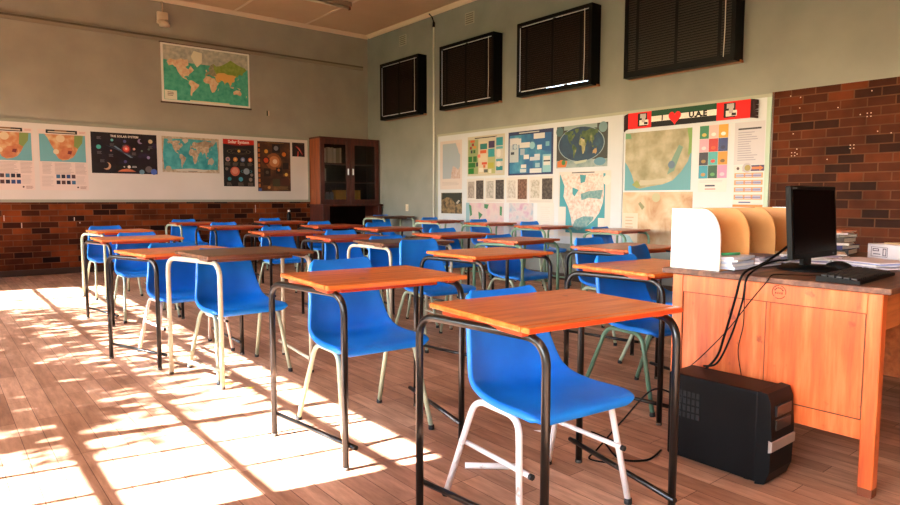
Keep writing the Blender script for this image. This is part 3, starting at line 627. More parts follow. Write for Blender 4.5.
# colour card sheet
s = Sheet('r', 3.865, 3.535, 1.909, 1.18, (234, 230, 228)); CC = [(24, 128, 84), (238, 196, 190), (236, 170, 40), (236, 170, 190), (214, 44, 44), (40, 60, 130), (40, 36, 60), (80, 186, 186), (226, 150, 34), (40, 160, 190), (14, 84, 64), (232, 150, 196)]
C2 = [(210, 180, 80), (250, 244, 240), (250, 244, 240), (250, 220, 230), (226, 90, 40), (24, 36, 90), (170, 130, 60), (226, 70, 70), (120, 90, 40), (190, 150, 90), (90, 160, 90), (250, 200, 220)]
d = s.lay(); d2 = s.lay()
for i in range(12):
    u = (i % 3)/3; v = .995-(i//3+1)*.198; s.rect(u+.004, v+.002, u+1/3-.004, v+.196, CC[i], d); s.disc(u+1/6, v+.06, .085, C2[i], 10, .06, d2)
s.lines(.05, .9, .14, .18, 2, (200, 198, 206), .4, .2); s.lines(.25, .6, .07, .12, 1, (60, 60, 90), .5, 0); s.lines(.25, .62, .03, .06, 1, (200, 110, 110), .5, 0)
s.done('poster', 'sheet with twelve small colourful picture cards in a grid', 'poster')
s = Sheet('r', 3.465, 3.145, 1.905, 1.465, (218, 212, 224)); s.rect(.12, .82, .88, .86, (50, 48, 56)); s.lines(.12, .86, .08, .78, 13, (170, 166, 182), .35, .5); s.done('paper_sheet', 'typed lilac white notice with one bold heading line', 'paper')
s = Sheet('r', 3.46, 3.14, 1.455, 1.02, (240, 234, 230)); s.rect(0, .86, 1, 1, (70, 44, 96)); s.rect(0, .86, .3, 1, (230, 226, 226)); s.disc(.44, .94, .16, (196, 190, 200)); s.disc(.46, .94, .10, (170, 150, 80)); s.poly([(.6, .9), (.85, .9), (.85, .87), (.98, .93), (.85, .99), (.85, .96), (.6, .96)], (226, 120, 50)); s.disc(.14, .93, .05, (90, 60, 60)); d = s.lay(); d2 = s.lay()
for v in (.70, .53, .36, .18): s.rect(.03, v, .97, v+.12, (230, 160, 110), d); s.rect(.08, v+.02, .34, v+.10, (190, 200, 226), d2); s.rect(.40, v+.02, .60, v+.10, (206, 196, 214), d2); s.rect(.66, v+.02, .92, v+.10, (170, 176, 214), d2); s.rect(.08, v+.045, .92, v+.06, (120, 100, 150), d2+.0001)
s.rect(.0, .0, 1, .06, (230, 140, 60)); s.rect(.2, .10, .6, .13, (80, 90, 150)); s.done('poster', 'purple headed timetable notice beside the brick wall edge', 'poster')

PF = 1.0
# scarf: flag stripes with I heart U.A.E
r = empty('scarf', (XR-.0265, 4.86, 1.945)); tag(r, 'red, green, white and black fan scarf pinned along the board top', 'scarf')
M_knit = lambda n, c: mottle('knit_'+n, [(.3, tuple(int(v*.86) for v in c)), (.7, c)], 120, .8, 2, bump=.3)
K = {n: M_knit(n, c) for n, c in (('red', (226, 24, 26)), ('green', (18, 70, 44)), ('white', (226, 218, 210)), ('black', (16, 14, 16)), ('fringe', (48, 22, 24)), ('grey', (180, 172, 170)))}
b = MB(); L_ = 1.617
def sc(u0, u1, v0, v1, m, t=.006, d=0): b.box(-t-d, -d-.0005, -L_*u1, -L_*u0, .19*v0, .19*v1, K[m])
sc(.035, .235, 0, 1, 'red'); sc(.235, .735, .66, 1, 'green'); sc(.235, .735, .33, .66, 'white'); sc(.235, .735, 0, .33, 'black'); sc(.735, .965, 0, 1, 'red')
b.build('scarf_band', r)
b = MB()
def place(off, sx=1): return lambda x, y: (-.0072, -(off*L_)-x*sx, .19*.495+y)
text_faces(b, 'I', K['black'], .075, place(.325), 'CENTER', .0045); text_faces(b, 'U.A.E', K['black'], .085, place(.60, 1.1), 'CENTER', .0045); b.build('lettering', r, False)
b = MB(); hp = []
for k in range(28):
    t = 2*PI*k/28; hp.append((16*math.sin(t)**3, 13*math.cos(t)-5*math.cos(2*t)-2*math.cos(3*t)-math.cos(4*t)))
b.prism([(-(.425*L_)-x*.0049, .19*.47+y*.0052) for x, y in hp], -.009, -.0062, K['red'], 'x'); b.build('heart', r)
for off in (.155, .82):
    b = MB()
    def blk(u0, u1, v0, v1, m, d): b.box(-.0072-d, -.0062, -L_*(off+u1), -L_*(off+u0), .19*v0, .19*v1, K[m])
    blk(-.035, .045, .12, .92, 'black', 0); blk(-.02, .055, .18, .50, 'white', .0003); blk(-.015, .035, .62, .88, 'grey', .0003); blk(.0, .03, .35, .62, 'grey', .0006); blk(.02, .05, .22, .36, 'black', .0008)
    b.build('woven_motif', r)
for off, g in ((.0, .035), (.965, .05)):
    b = MB(); rf = random.Random(4)
    for k in range(14):
        z = .19*(k+.5)/14
        if off: b.tube([(-.005, -L_*off, z), (-.012, -L_*(off+g*.5), z-.006), (-.010, -L_*(off+g), z+rf.uniform(-.02, .005))], .008, K['fringe'], 5)
        else: b.tube([(-.005, -L_*g, z), (-.010, -L_*g*.4, z-.012), (-.008, -L_*.002, z-.03)], .008, K['fringe'], 5)
    b.build('fringe', r)

# small wall items
M_off = flat('ivory_plastic', (214, 196, 172), .45)
r = empty('security_sensor', (2.965, YB, 3.86)); tag(r, 'cream box with conduit and round sensor high on the back wall', 'sensor')
b = MB(); b.box(-.075, .085, -.06, 0, 0, .115, M_off, .006); b.build('junction_box', r)
b = MB(); b.tube([(.015, -.014, .115), (.015, -.014, .335)], .011, M_off, 8); b.build('conduit', r)
b = MB(); b.lathe([(.02, .0), (.065, .005), (.075, .04), (.06, .085), (.03, .1)], (.01, -.085, -.115), M_off, 14); b.box(-.075, -.02, -.05, 0, -.06, 0, M_off, .006); b.box(.0, .10, -.11, -.05, -.11, -.07, M_off, .01); b.build('sensor_head', r)
b = MB(); b.box(4.625, 4.71, YB-.008, YB, 2.51, 2.635, M_wall, .003); b.box(4.645, 4.66, YB-.014, YB-.006, 2.53, 2.615, M_black); b.box(4.675, 4.69, YB-.014, YB-.006, 2.53, 2.615, M_off); tag(b.build('wall_switch'), 'small double switch on the back wall right of the hanging map', 'switch')
b = MB(); b.box(XR-.008, XR, 9.47, 9.55, .88, 1.0, M_off, .003); b.box(XR-.014, XR-.006, 9.49, 9.53, .905, .975, M_black, .002); tag(b.build('wall_switch'), 'small light switch on the right wall beside the cabinet', 'switch')
for y, l in ((9.62, 'square plaster vent above the window nearest the corner'), (7.80, 'square plaster vent above the gap beside the third window from camera')):
    b = MB(); b.box(XR-.01, XR, y-.11, y+.11, 3.81, 3.99, M_wall, .003)
    for k in range(5): b.box(XR-.013, XR-.008, y-.09, y+.09, 3.825+k*.033, 3.84+k*.033, flat('vent_dark', (104, 96, 82), .7))
    tag(b.build('wall_vent'), l, 'vent')
r = empty('conduit_pipe', (XR-.02, 8.70, 1.0)); tag(r, 'thin white vertical conduit pipe running down the right wall', 'pipe')
b = MB(); b.tube([(0, 0, -.8), (0, 0, 2.94)], .014, M_white, 8); b.build('tube', r)
b = MB(); b.tube([(0, 0, 2.94), (0, 0, 3.02)], .022, M_black, 8); b.tube([(0, 0, 3.02), (-.02, .015, 3.10), (-.06, .05, 3.16)], .009, M_black, 8); b.build('cable_end', r)
r = empty('ceiling_light', (4.85, 9.16, ZC)); tag(r, 'grey fluorescent batten light under the ceiling near the corner', 'lamp')
b = MB(); b.box(-.62, .52, -.05, .05, -.07, 0, flat('batten_grey', (150, 130, 108), .5), .006); b.build('housing', r)
b = MB(); b.tube([(-.6, 0, -.09), (.5, 0, -.09)], .018, flat('lamp_tube', (214, 200, 180), .4), 10); b.build('fluorescent_tube', r)
for x in (-.6, .5):
    b = MB(); b.box(x-.012, x+.012, -.022, .022, -.115, -.065, flat('lamp_holder', (120, 40, 30), .5)); b.build('tube_holder', r)

# ================================================================== BOOK CABINET
M_cab = wood('cabinet_mahogany', (46, 15, 8), (68, 24, 13), (92, 38, 21), .55, .0, 'z')
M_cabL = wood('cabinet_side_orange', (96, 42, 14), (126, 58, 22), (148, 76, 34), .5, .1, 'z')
M_cabin = flat('cabinet_inside_dark', (22, 10, 7), .7, 0, 0, .1)
M_cglass = glass_mat('cabinet_glass', (240, 240, 240), 1.25)
CX0, CX1, CY0 = 5.44, 6.665, 10.41
r = empty('bookcase', (CX0, YB, 0)); tag(r, 'dark wooden cabinet with glazed upper doors in the room corner', 'cabinet')
w = CX1-CX0; d0 = -(YB-CY0)
b = MB(); b.box(0, .025, d0, 0, 1.0, 2.19, M_cabL, .003); b.build('side_panel', r)
b = MB(); b.box(w-.025, w, d0, 0, 1.0, 2.19, M_cab, .003); b.build('side_panel', r)
b = MB(); b.box(.025, w-.025, -.02, -.001, 1.0, 2.17, M_cabin); b.build('back_panel', r)
b = MB(); b.box(-.012, w+.012, d0-.02, 0, 2.17, 2.20, M_cab, .004); b.build('top_panel', r)
for z in (1.05, 1.41, 1.745): 
    b = MB(); b.box(.025, w-.025, d0+.04, -.02, z-.02, z, M_cab); b.build('shelf', r)
for x0, x1, hx in ((.0, w/2-.003, w/2-.05), (w/2+.003, w, w/2+.05)):
    b = MB(); st = .085
    b.box(x0, x0+st, d0-.022, d0, 1.0, 2.17, M_cab, .003); b.box(x1-st, x1, d0-.022, d0, 1.0, 2.17, M_cab, .003); b.box(x0+st, x1-st, d0-.022, d0, 2.075, 2.17, M_cab, .003); b.box(x0+st, x1-st, d0-.022, d0, 1.0, 1.085, M_cab, .003)
    dr = b.build('door', r)
    b = MB(); b.box(x0+st, x1-st, d0-.013, d0-.009, 1.085, 2.075, M_cglass); b.build('door_pane', dr)
    b = MB(); b.box(hx-.012, hx+.012, d0-.045, d0-.021, 1.53, 1.645, flat('silver_handle', (226, 226, 230), .3, .6), .006); b.build('handle', dr)
LD = -.53
b = MB(); b.box(-.02, w+.03, LD, 0, .965, 1.0, M_cab, .004); b.build('counter', r)
b = MB(); b.box(0, .13, LD+.02, 0, 0, .965, M_cab, .003); b.build('side_panel', r)
b = MB(); b.box(w-.06, w, LD+.02, 0, 0, .965, M_cab, .003); b.build('side_panel', r)
b = MB(); b.box(.13, w-.06, -.02, -.001, .0, .965, M_cabin); b.build('back_panel', r)
b = MB(); b.box(.13, w-.06, LD+.04, -.02, .05, .08, M_cab); b.build('shelf', r)
def book(x, y, z, t, dpt, hgt, m, lean, label, group):
    b = MB(); pg = paper((226, 218, 200))
    b.box(0, .003, 0, dpt, 0, hgt, m); b.box(t-.003, t, 0, dpt, 0, hgt, m); b.box(.003, t-.003, 0, .003, 0, hgt, m); b.box(.003, t-.003, .003, dpt-.004, .003, hgt-.004, pg)
    o = b.build('book'); o.location = (x, y, z); o.rotation_euler = (0, lean, 0); return tag(o, label, 'book', group)
rb = random.Random(21); x = CX0+.09; BY = CY0+.07
ORD = ['leftmost', 'second', 'third', 'fourth', 'fifth', 'sixth', 'seventh', 'eighth', 'ninth', 'tenth', 'eleventh', 'twelfth']
for k in range(10):
    t = rb.uniform(.03, .042); h = rb.uniform(.245, .285); c = rb.choice([(196, 186, 164), (176, 170, 150), (150, 140, 120), (206, 200, 184), (160, 150, 134)])
    book(x, BY, 1.7455 + (t*math.sin(.05)*0), t, .2, h, flat('book_%02x%02x%02x' % c, c, .6), -.0, '%s%s pale tall book on the top shelf of the cabinet' % (ORD[k], '' if k == 0 else ' from left'), 'books on the top cabinet shelf'); x += t+.004
x = CX0+.09
for k in range(3):
    t = .022; c = ((206, 200, 190), (150, 140, 128), (190, 182, 170))[k]
    book(x, BY, 1.4105, t, .2, .27-.02*k, flat('book_%02x%02x%02x' % c, c, .6), 0, '%s%s pale book on the middle shelf of the cabinet' % (ORD[k], '' if k == 0 else ' from left'), 'books on the middle cabinet shelf'); x += t+.004
for k in range(3):
    b = MB(); b.lathe([(.03, 0), (.04, .004), (.04, .13), (.032, .15), (.032, .17)], (0, 0, 0), flat('jar_glass', (150, 158, 158), .1), 14)
    o = b.build('glass_jar'); o.location = (CX0+.13+k*.085, BY+.06, 1.0505); tag(o, '%s glass jar on the bottom shelf of the cabinet' % ORD[k] if k == 0 else '%s glass jar from left on the bottom cabinet shelf' % ORD[k], 'jar', 'glass jars in the cabinet')
x = CX0+.36; M_yel = flat('yellow_book_cover', (206, 160, 62), .5)
for k in range(12):
    t = .04; book(x, BY, 1.0505, t, .15, .205, M_yel, 0, '%s%s yellow book in the bottom shelf row of the cabinet' % (ORD[k], '' if k == 0 else ' from left'), 'yellow books in the cabinet'); x += t+.003

# ================================================================== STUDENT DESKS
TH = .746
def make_desk(W, L, small):
    r = empty('school_desk', (0, 0, 0)); m = M_top['orange']
    b = MB(); g = .035
    b.box(-W/2, W/2, -L/2+g+.004, L/2, TH-.019, TH, m, .005, None, 2)
    b.box(-W/2, W/2, -L/2, -L/2+g, TH-.019, TH, m, .005, None, 2)
    b.box(-W/2+.006, W/2-.006, -L/2+g-.004, -L/2+g+.010, TH-.017, TH-.004, flat('groove_dark', (70, 30, 14), .6))
    b.box(-W/2+.004, W/2-.004, -L/2-.0012, -L/2+.002, TH-.016, TH-.003, M_edge)
    b.build('tabletop', r)
    for s in (-1, 1):                                   # strips fixed under the two side edges
        b = MB(); b.box(s*(W/2-.045)-.028, s*(W/2-.045)+.028, -L/2+.05, L/2-.06, TH-.036, TH-.0195, M_edge, .002); b.build('support_rail', r)
    yb, yf = L/2-.010, -L/2-.004; R_ = .0138
    for s, bx, fx in ((-1, W/2+.045, W/2-.065), (1, W/2+.05, W/2-.035)):
        zt = TH-.036-R_*.2
        pts = rounded([(s*bx, yb, .012), (s*bx, yb, zt), (s*fx, yf, zt), (s*fx, yf, .012)], .085, 8)
        b = MB(); b.tube(pts, R_, M_frame['black'], 10); f = b.build('leg_frame', r)
        for x, y in ((s*bx, yb), (s*fx, yf)):
            b = MB(); b.lathe([(R_+.0005, 0), (R_+.0012, .003), (R_+.0006, .014)], (x, y, 0), flat('worn_foot', (70, 60, 50), .7), 10); b.build('foot_cap', f)
        dirv = Vector((s*(bx-fx), yb-yf, 0)).normalized(); ins = Vector((-s*(R_*2-.004), 0, 0))
        p0 = Vector((s*fx, yf, .095))+ins-dirv*.035; p1 = Vector((s*bx, yb, .095))+ins+dirv*.035
        b = MB(); b.tube([p0, p1], .0105, M_frame['black'], 8); b.build('foot_bar', r)
    b = MB(); b.box(-W/2+.10, W/2-.10, yf+.10, yf+.13, TH-.045, TH-.0195, M_edge, .002); b.build('cross_rail', r)
    return r
PROTO = {'L': make_desk(.675, .54, False), 'S': make_desk(.585, .47, True)}
used = set()
def setmat(o, m):
    for sl in o.material_slots[:1]: sl.link = 'OBJECT'; sl.material = m
def desk(kind, x, y, rot, z, top, frame, label, k=.978):
    r = PROTO[kind] if kind not in used else dup(PROTO[kind]); used.add(kind)
    r.location = (x*k, y*k, 0); r.rotation_euler = (0, 0, math.radians(rot)); r.scale = (1, 1, z/TH)
    for ch in r.children:
        n = ch.name.split('.')[0]
        if n == 'tabletop':
            setmat(ch, M_top[top])
            if 'nearest the camera' not in label: sl = ch.material_slots[2]; sl.link = 'OBJECT'; sl.material = M_top[top]
        elif top == 'dark' and n in ('support_rail', 'cross_rail'): setmat(ch, M_top['dark'])
        elif n in ('leg_frame', 'foot_bar'): setmat(ch, M_frame[frame])
    return tag(r, label, 'desk', 'classroom desks')
DESKS = [
 ('L', 1.691, 1.510, -6.1, .738, 'orange', 'black', 'orange school desk with black frame nearest the camera', .978),
 ('L', 1.624, 2.589, -4.6, .757, 'orange', 'black', 'orange black-framed desk standing in the sunlit patch, second in left row', .960),
 ('L', 1.572, 4.048, 2.6, .774, 'dark', 'cream', 'worn dark brown desk with chipped cream frame in the left row', .973),
 ('L', 1.372, 4.748, 7.5, .746, 'amber', 'black', 'pale amber black-framed desk just behind the dark brown one', .978),
 ('L', 1.498, 6.489, -.8, .746, 'amber', 'black', 'amber desk with black frame, second from back in left row', .978),
 ('S', 1.684, 8.047, 3.5, .742, 'orange', 'sage', 'pale green framed desk at the back end of the left row', .99),
 ('L', 3.012, 3.286, -2.8, .746, 'orange', 'black', 'orange black-framed desk standing right in front of the pulled-back chair', .978),
 ('L', 3.178, 4.570, -5, .750, 'dark', 'cream', 'dark topped desk with rusty cream frame in the second row', .975),
 ('L', 3.179, 5.466, -3.6, .746, 'red', 'black', 'red brown desk with black frame behind the dark topped desk', .978),
 ('L', 3.080, 6.692, -5, .746, 'red', 'black', 'red brown desk in second row, two behind the dark topped one', .978),
 ('L', 3.117, 8.460, -3.9, .746, 'red', 'black', 'second desk from the back in the second row, by the brick wall', .978),
 ('S', 3.10, 9.98, -4, .746, 'red', 'sage', 'pale green framed desk at the back end of the second row', .985),
 ('L', 3.02, 1.99, -5, .746, 'orange', 'black', 'orange desk tucked against the far side of the teacher desk', 1),
 ('L', 4.195, 3.000, -2.3, .746, 'red', 'black', 'red brown desk with black frame behind the one by the teacher desk', .978),
 ('S', 4.177, 4.164, 4.1, .746, 'red', 'green', 'small dark green framed desk in the middle of the third row', .978),
 ('L', 4.285, 5.239, -4, .746, 'red', 'black', 'red brown desk right behind the small green framed one, third row', .978),
 ('L', 4.504, 6.804, .7, .746, 'red', 'black', 'red brown third-row desk in front of the wooden cabinet side', .978),
 ('L', 4.315, 7.917, -1.4, .746, 'red', 'black', 'second desk from the back in the third row, before the cabinet', .978),
 ('L', 4.392, 9.757, -4.3, .746, 'red', 'black', 'backmost desk of the third row, left of the wooden cabinet', .978),
 ('S', 6.037, 4.451, 4, .762, 'red', 'green', 'small green framed desk under the sandy map, nearest along the board', 1),
 ('S', 6.041, 5.590, .5, .765, 'red', 'green', 'small green framed desk under the large turquoise sea map', 1),
 ('S', 6.128, 6.672, 2.5, .77, 'red', 'green', 'small green framed desk before the pastel maps on the board', 1),
 ('S', 6.145, 7.846, 7, .77, 'red', 'sage', 'small desk before the far end of the tall pinboard', 1),
 ('L', 6.290, 9.45, -1, .80, 'dark', 'sage', 'tall dark topped desk in the corner beside the cabinet', 1),
]
for D in DESKS: desk(*D)

# ================================================================== CHAIRS
def shell_mesh():
    prof = [(-.232, .398), (-.243, .420), (-.230, .437), (-.185, .442), (-.11, .436), (-.03, .428), (.05, .424), (.105, .428), (.148, .448), (.170, .490), (.183, .55), (.197, .62), (.211, .69), (.223, .745), (.229, .772), (.233, .782), (.246, .776)]
    hw = [.196, .222, .234, .240, .240, .236, .231, .227, .222, .214, .202, .190, .180, .172, .160, .148, .146]
    n = len(prof); b = MB(); rows = []
    ts = [-1, -1, -.92, -.72, -.45, -.15, .15, .45, .72, .92, 1, 1]
    for i, ((y, z), w) in enumerate(zip(prof, hw)):
        a = prof[max(i-1, 0)]; c = prof[min(i+1, n-1)]; t = Vector((0, c[0]-a[0], c[1]-a[1])).normalized(); nv = Vector((0, -t.z, t.y))   # towards the sitter
        q = i/(n-1); curl = .004+.040*math.exp(-((q-.50)/.16)**2)+.012*math.exp(-((q-.75)/.2)**2)
        if i < 3: curl = .0
        row = []
        for j, tt in enumerate(ts):
            off = curl*abs(tt)**3; p = Vector((w*tt, y, z))+nv*off
            if j in (0, len(ts)-1): p = Vector(((w+.006)*tt, y, z))+nv*(off-.024)
            row.append(b.bm.verts.new(p))
        rows.append(row)
    fs = []
    for A, B in zip(rows, rows[1:]):
        for j in range(len(ts)-1): fs.append(b.bm.faces.new((A[j], A[j+1], B[j+1], B[j])))
    b._new(fs, M_blue, True)
    return b
def make_chair(bars):
    r = empty('school_chair', (0, 0, 0))
    o = shell_mesh().build('seat_shell', r)
    md = o.modifiers.new('s', 'SOLIDIFY'); md.thickness = .0055; md.offset = -1
    md = o.modifiers.new('u', 'SUBSURF'); md.levels = 2; md.render_levels = 2
    for p in o.data.polygons: p.use_smooth = True
    for s in (-1, 1):
        R_ = .0118; xt, xb, yr, yrt, yft, yf = (s*.212, s*.256, .232, .11, -.13, -.19) if bars else (s*.200, s*.230, .252, .10, -.14, -.248)
        pts = rounded([(xb, yr, .01), (xt, yrt, .403), (xt, yft, .403), (xb, yf, .01)], .06, 8)
        b = MB(); b.tube(pts, R_, M_frame['sage'], 10); f = b.build('side_frame', r)
        for y in (yr, yf):
            b = MB(); b.lathe([(R_+.002, 0), (R_+.003, .003), (R_+.002, .022)], (xb, y, 0), M_rubber, 10); b.build('foot_cap', f)
    b = MB(); b.tube([(-.20, .05, .405), (.20, .05, .405)], .009, M_frame['sage'], 8); b.tube([(-.20, -.09, .405), (.20, -.09, .405)], .009, M_frame['sage'], 8); b.build('cross_brace', r)
    if bars:
        for s in (-1, 1):
            b = MB(); b.tube([(s*.215, .185, .225), (s*.215, -.19, .225)], .0095, M_frame['white'], 8); st = b.build('stretcher', r)
            b = MB(); b.tube([(s*.215, -.19, .225), (s*.215, -.203, .225)], .0105, M_rubber, 8); b.build('end_cap', st)
    return r
CP = {True: make_chair(True), False: make_chair(False)}; cused = set()
def chair(px, py, rot, ztop, frame, label, bars=False):
    """px, py: top centre of the backrest"""
    r = CP[bars] if bars not in cused else dup(CP[bars]); cused.add(bars)
    a = math.radians(rot); r.location = (px+math.sin(a)*.232, py-math.cos(a)*.232, 0); r.rotation_euler = (0, 0, a); r.scale = (1, 1, ztop/.782)
    for ch in r.children:
        if ch.name.split('.')[0] in ('side_frame', 'stretcher', 'cross_brace'): setmat(ch, M_frame[frame])
    return tag(r, label, 'chair', 'blue classroom chairs')
CH = [
 (1.70, 1.785, -5, .757, 'white', 'blue chair with white legs and stretchers at the nearest desk', True),
 (1.615, 2.88, -3, .796, 'sage', 'blue chair tucked under the sunlit orange desk'),
 (1.50, 4.25, 2, .775, 'sage', 'blue chair at the worn dark brown left row desk'),
 (1.385, 4.96, 3, .776, 'pink', 'blue chair with pinkish white frame under the pale amber desk', True),
 (1.53, 6.64, 0, .776, 'sage', 'blue chair at the second desk from back, left row'),
 (1.57, 8.25, 3, .782, 'sage', 'blue chair at the backmost desk of the left row'),
 (2.985, 4.09, -4, .782, 'sage', 'blue chair pulled well back from its desk, whole backrest visible'),
 (3.14, 4.785, -4, .773, 'sage', 'blue chair behind the dark topped desk, only backrest top showing'),
 (3.20, 5.70, -3, .784, 'sage', 'blue chair at the red brown desk behind the dark topped one'),
 (3.065, 6.93, -4, .784, 'sage', 'blue chair in the second row, third from the back brick wall'),
 (3.06, 8.60, -3, .782, 'sage', 'blue chair at second-row desk nearest but one to brick wall'),
 (2.99, 10.10, -3, .782, 'sage', 'blue chair at the backmost desk of the second row'),
 (3.085, 2.285, -6, .777, 'green', 'blue chair at the desk beside the teacher desk, backrest over tabletop'),
 (4.22, 3.40, -2, .785, 'sage', 'blue chair at the red brown desk left of the angled chair'),
 (4.09, 4.345, 2, .770, 'sage', 'blue chair at the small green framed desk, middle of third row'),
 (4.31, 5.46, -3, .784, 'sage', 'blue chair in the third row behind the small green framed desk'),
 (4.64, 7.30, 0, .785, 'sage', 'blue chair in third row seen against the cabinet lower edge'),
 (4.23, 8.14, -1, .785, 'sage', 'blue chair in front of the cabinet, second from back in third row'),
 (4.26, 9.88, -3, .785, 'sage', 'blue chair at the backmost third-row desk by brick wall'),
 (6.06, 4.72, 4, .779, 'green', 'blue chair under the sandy map at the nearest board-side desk'),
 (6.24, 6.03, 0, .80, 'sage', 'blue chair below the turquoise sea map beside the board'),
 (6.34, 7.17, 2, .80, 'sage', 'blue chair in front of the pastel maps on the board'),
 (6.31, 8.33, 5, .80, 'sage', 'blue chair before the stone ridge photo at the board end'),
 (6.29, 9.76, 0, .810, 'sage', 'blue chair in the corner behind the tall dark desk'),
 (3.79, 2.63, 16, .785, 'sage', 'blue chair standing angled in the aisle behind the white organizer'),
]
for c in CH: chair(*c)
b = MB(); b.lathe([(.033, 0), (.035, .004), (.035, .10), (.02, .125), (.016, .14)], (0, 0, 0), M_blackp, 14); bo = None
r = empty('bottle', (4.52, 9.72, .7465)); tag(r, 'small black bottle with white cap on the backmost third-row desk', 'bottle'); b.build('body', r)
b = MB(); b.lathe([(.018, .14), (.018, .165), (.012, .168)], (0, 0, 0), M_white, 12); b.build('cap', r)

# ================================================================== TEACHER'S DESK
TZ = .788
M_td = wood('teacher_desk_orange', (174, 70, 26), (206, 96, 40), (226, 128, 72), .4, .25, 'z', .7)
M_tt = wood('teacher_desk_top', (62, 34, 20), (92, 54, 36), (136, 92, 68), .5, .1, 'x')
M_dk = wood('teacher_desk_drawer', (150, 78, 34), (180, 100, 48), (200, 120, 64), .45, .2, 'x')
TX0, TX1, TY0, TY1 = 2.645, 4.30, .800, 1.64
r = empty('teacher_desk', (TX0, TY0, 0)); tag(r, 'large orange wooden teacher desk with worn top at the right', 'desk')
w = TX1-TX0; d = TY1-TY0
b = MB(); b.box(-.035, w+.03, -.035, d+.035, TZ-.024, TZ, M_tt, .004, None, 2); b.build('desktop', r)
for x in (0, w-.05):
    for y in (0, d-.05):
        b = MB(); b.box(x, x+.05, y, y+.05, .03 if y == 0 or x == 0 else .0, TZ-.024, M_td, .003); b.box(x+.001, x+.049, y+.001, y+.049, 0, .035, flat('leg_stain', (112, 54, 24), .5)); b.build('leg', r)
for x in (.008, w-.030):
    b = MB(); b.box(x, x+.022, .05, d-.05, .21, TZ-.024, M_td)
    for z0, z1 in ((.21, .285), (TZ-.105, TZ-.024)): b.box(x-.004, x+.026, .05, d-.05, z0, z1, M_td, .0015)
    b.box(x-.0035, x+.0255, .398, .43, .285, TZ-.105, M_td, .0015)
    gm = flat('groove_brown', (84, 38, 16), .7)
    for y in (.0505, .412, d-.0535): b.box(x-.0044, x+.0264, y, y+.003, .287, TZ-.107, gm)
    for z in (.2835, TZ-.1065): b.box(x-.0044, x+.0264, .052, d-.052, z, z+.003, gm)
    p = b.build('side_panel', r)
    if x < .1:                                              # scratched round stamp on the end panel
        b = MB(); yy, zz = .365, TZ-.060
        for k in range(24):
            if k % 7 == 6: continue
            a, e = 2*PI*k/24, 2*PI*(k+1)/24; b.quad([(x-.0046, yy+q*math.cos(t), zz+q*math.sin(t)) for q, t in ((.028, a), (.028, e), (.0255, e), (.0255, a))], M_black)
        for k in range(6):
            a = PI*.15+PI*.14*k; b.quad([(x-.0046, yy+.017*math.cos(a)+i, zz+.017*math.sin(a)+j) for i, j in ((-.003, -.002), (.003, -.002), (.003, .002), (-.003, .002))], M_black)
        for k in range(4): b.quad([(x-.0046, yy-.012+k*.008+i, zz-.004+j) for i, j in ((-.002, -.004), (.002, -.004), (.002, .004), (-.002, .004))], M_black)
        b.build('stamp_mark', p, False)
b = MB(); b.box(.05, w-.05, d-.035, d-.013, .21, TZ-.024, M_td); b.build('back_panel', r)
for x0 in (w-.50,):
    b = MB(); b.box(x0, x0+.445, .07, d-.06, .2, .215, M_dk); b.box(x0+.430, x0+.445, .07, d-.06, .215, TZ-.03, M_dk); b.box(x0-.016, x0-.001, .06, d-.06, .2, TZ-.03, M_dk); b.box(x0, x0+.43, .06, .075, TZ-.05, TZ-.025, M_dk); b.build('pedestal', r)
    for k in range(3):
        z0 = .225+k*.172
        b = MB(); b.box(x0+.006, x0+.424, .055, .075, z0, z0+.162, M_dk, .003); b.box(x0+.02, x0+.41, .075, .5, z0+.01, z0+.11, M_dk); dw = b.build('drawer', r)
        b = MB(); b.lathe([(.008, 0), (.008, -.012), (.016, -.018), (.014, -.028), (.004, -.030)], (x0+.215, .055, z0+.08), flat('knob_dark', (50, 30, 18), .4), 12, 'y'); b.build('knob', dw)
b = MB(); b.box(.06, w-.51, .012, .03, TZ-.17, TZ-.03, M_dk, .003); b.box(.08, w-.53, .03, .45, TZ-.16, TZ-.06, M_dk); dw = b.build('drawer', r)
b = MB(); b.lathe([(.008, 0), (.008, -.012), (.016, -.018), (.014, -.028), (.004, -.030)], (.58, .012, TZ-.10), flat('knob_dark', (50, 30, 18), .4), 12, 'y'); b.build('knob', dw)
b = MB(); b.box(.03, w-.5, d-.20, d-.18, .21, TZ-.03, M_dk); b.build('modesty_panel', r)

# --- items on the teacher's desk
Z0 = TZ+.0005
r = empty('file_organizer', (2.655, 1.660, Z0)); tag(r, 'white and brown upright file organizer on the teacher desk', 'organizer')
M_mdf = mottle('brown_hardboard', [(.3, (190, 128, 66)), (.7, (214, 152, 88))], 5, .55, 4)
M_wht = flat('white_melamine', (240, 236, 232), .4)
def divider(x, m, t=.006):
    b = MB(); D, Hh, R_ = .235, .270, .135
    P = [(0, 0), (-D, 0), (-D, Hh-R_)]+[(-D+R_*.62-R_*.62*math.cos(a), Hh-R_+R_*math.sin(a)) for a in [PI/2*k/8 for k in range(1, 9)]]+[(0, Hh)]
    b.prism(P, x, x+t, m, 'x'); return b.build('divider', r)
divider(0, M_wht, .01)
for x in (.262, .52, .775): divider(x, M_mdf)
divider(.98, M_wht, .01)
b = MB(); b.box(0.01, .98, -.006, 0, 0, .270, M_mdf); b.build('back_board', r)
b = MB(); b.box(0.01, .98, -.235, -.006, .0, .004, M_mdf); b.build('base_board', r)
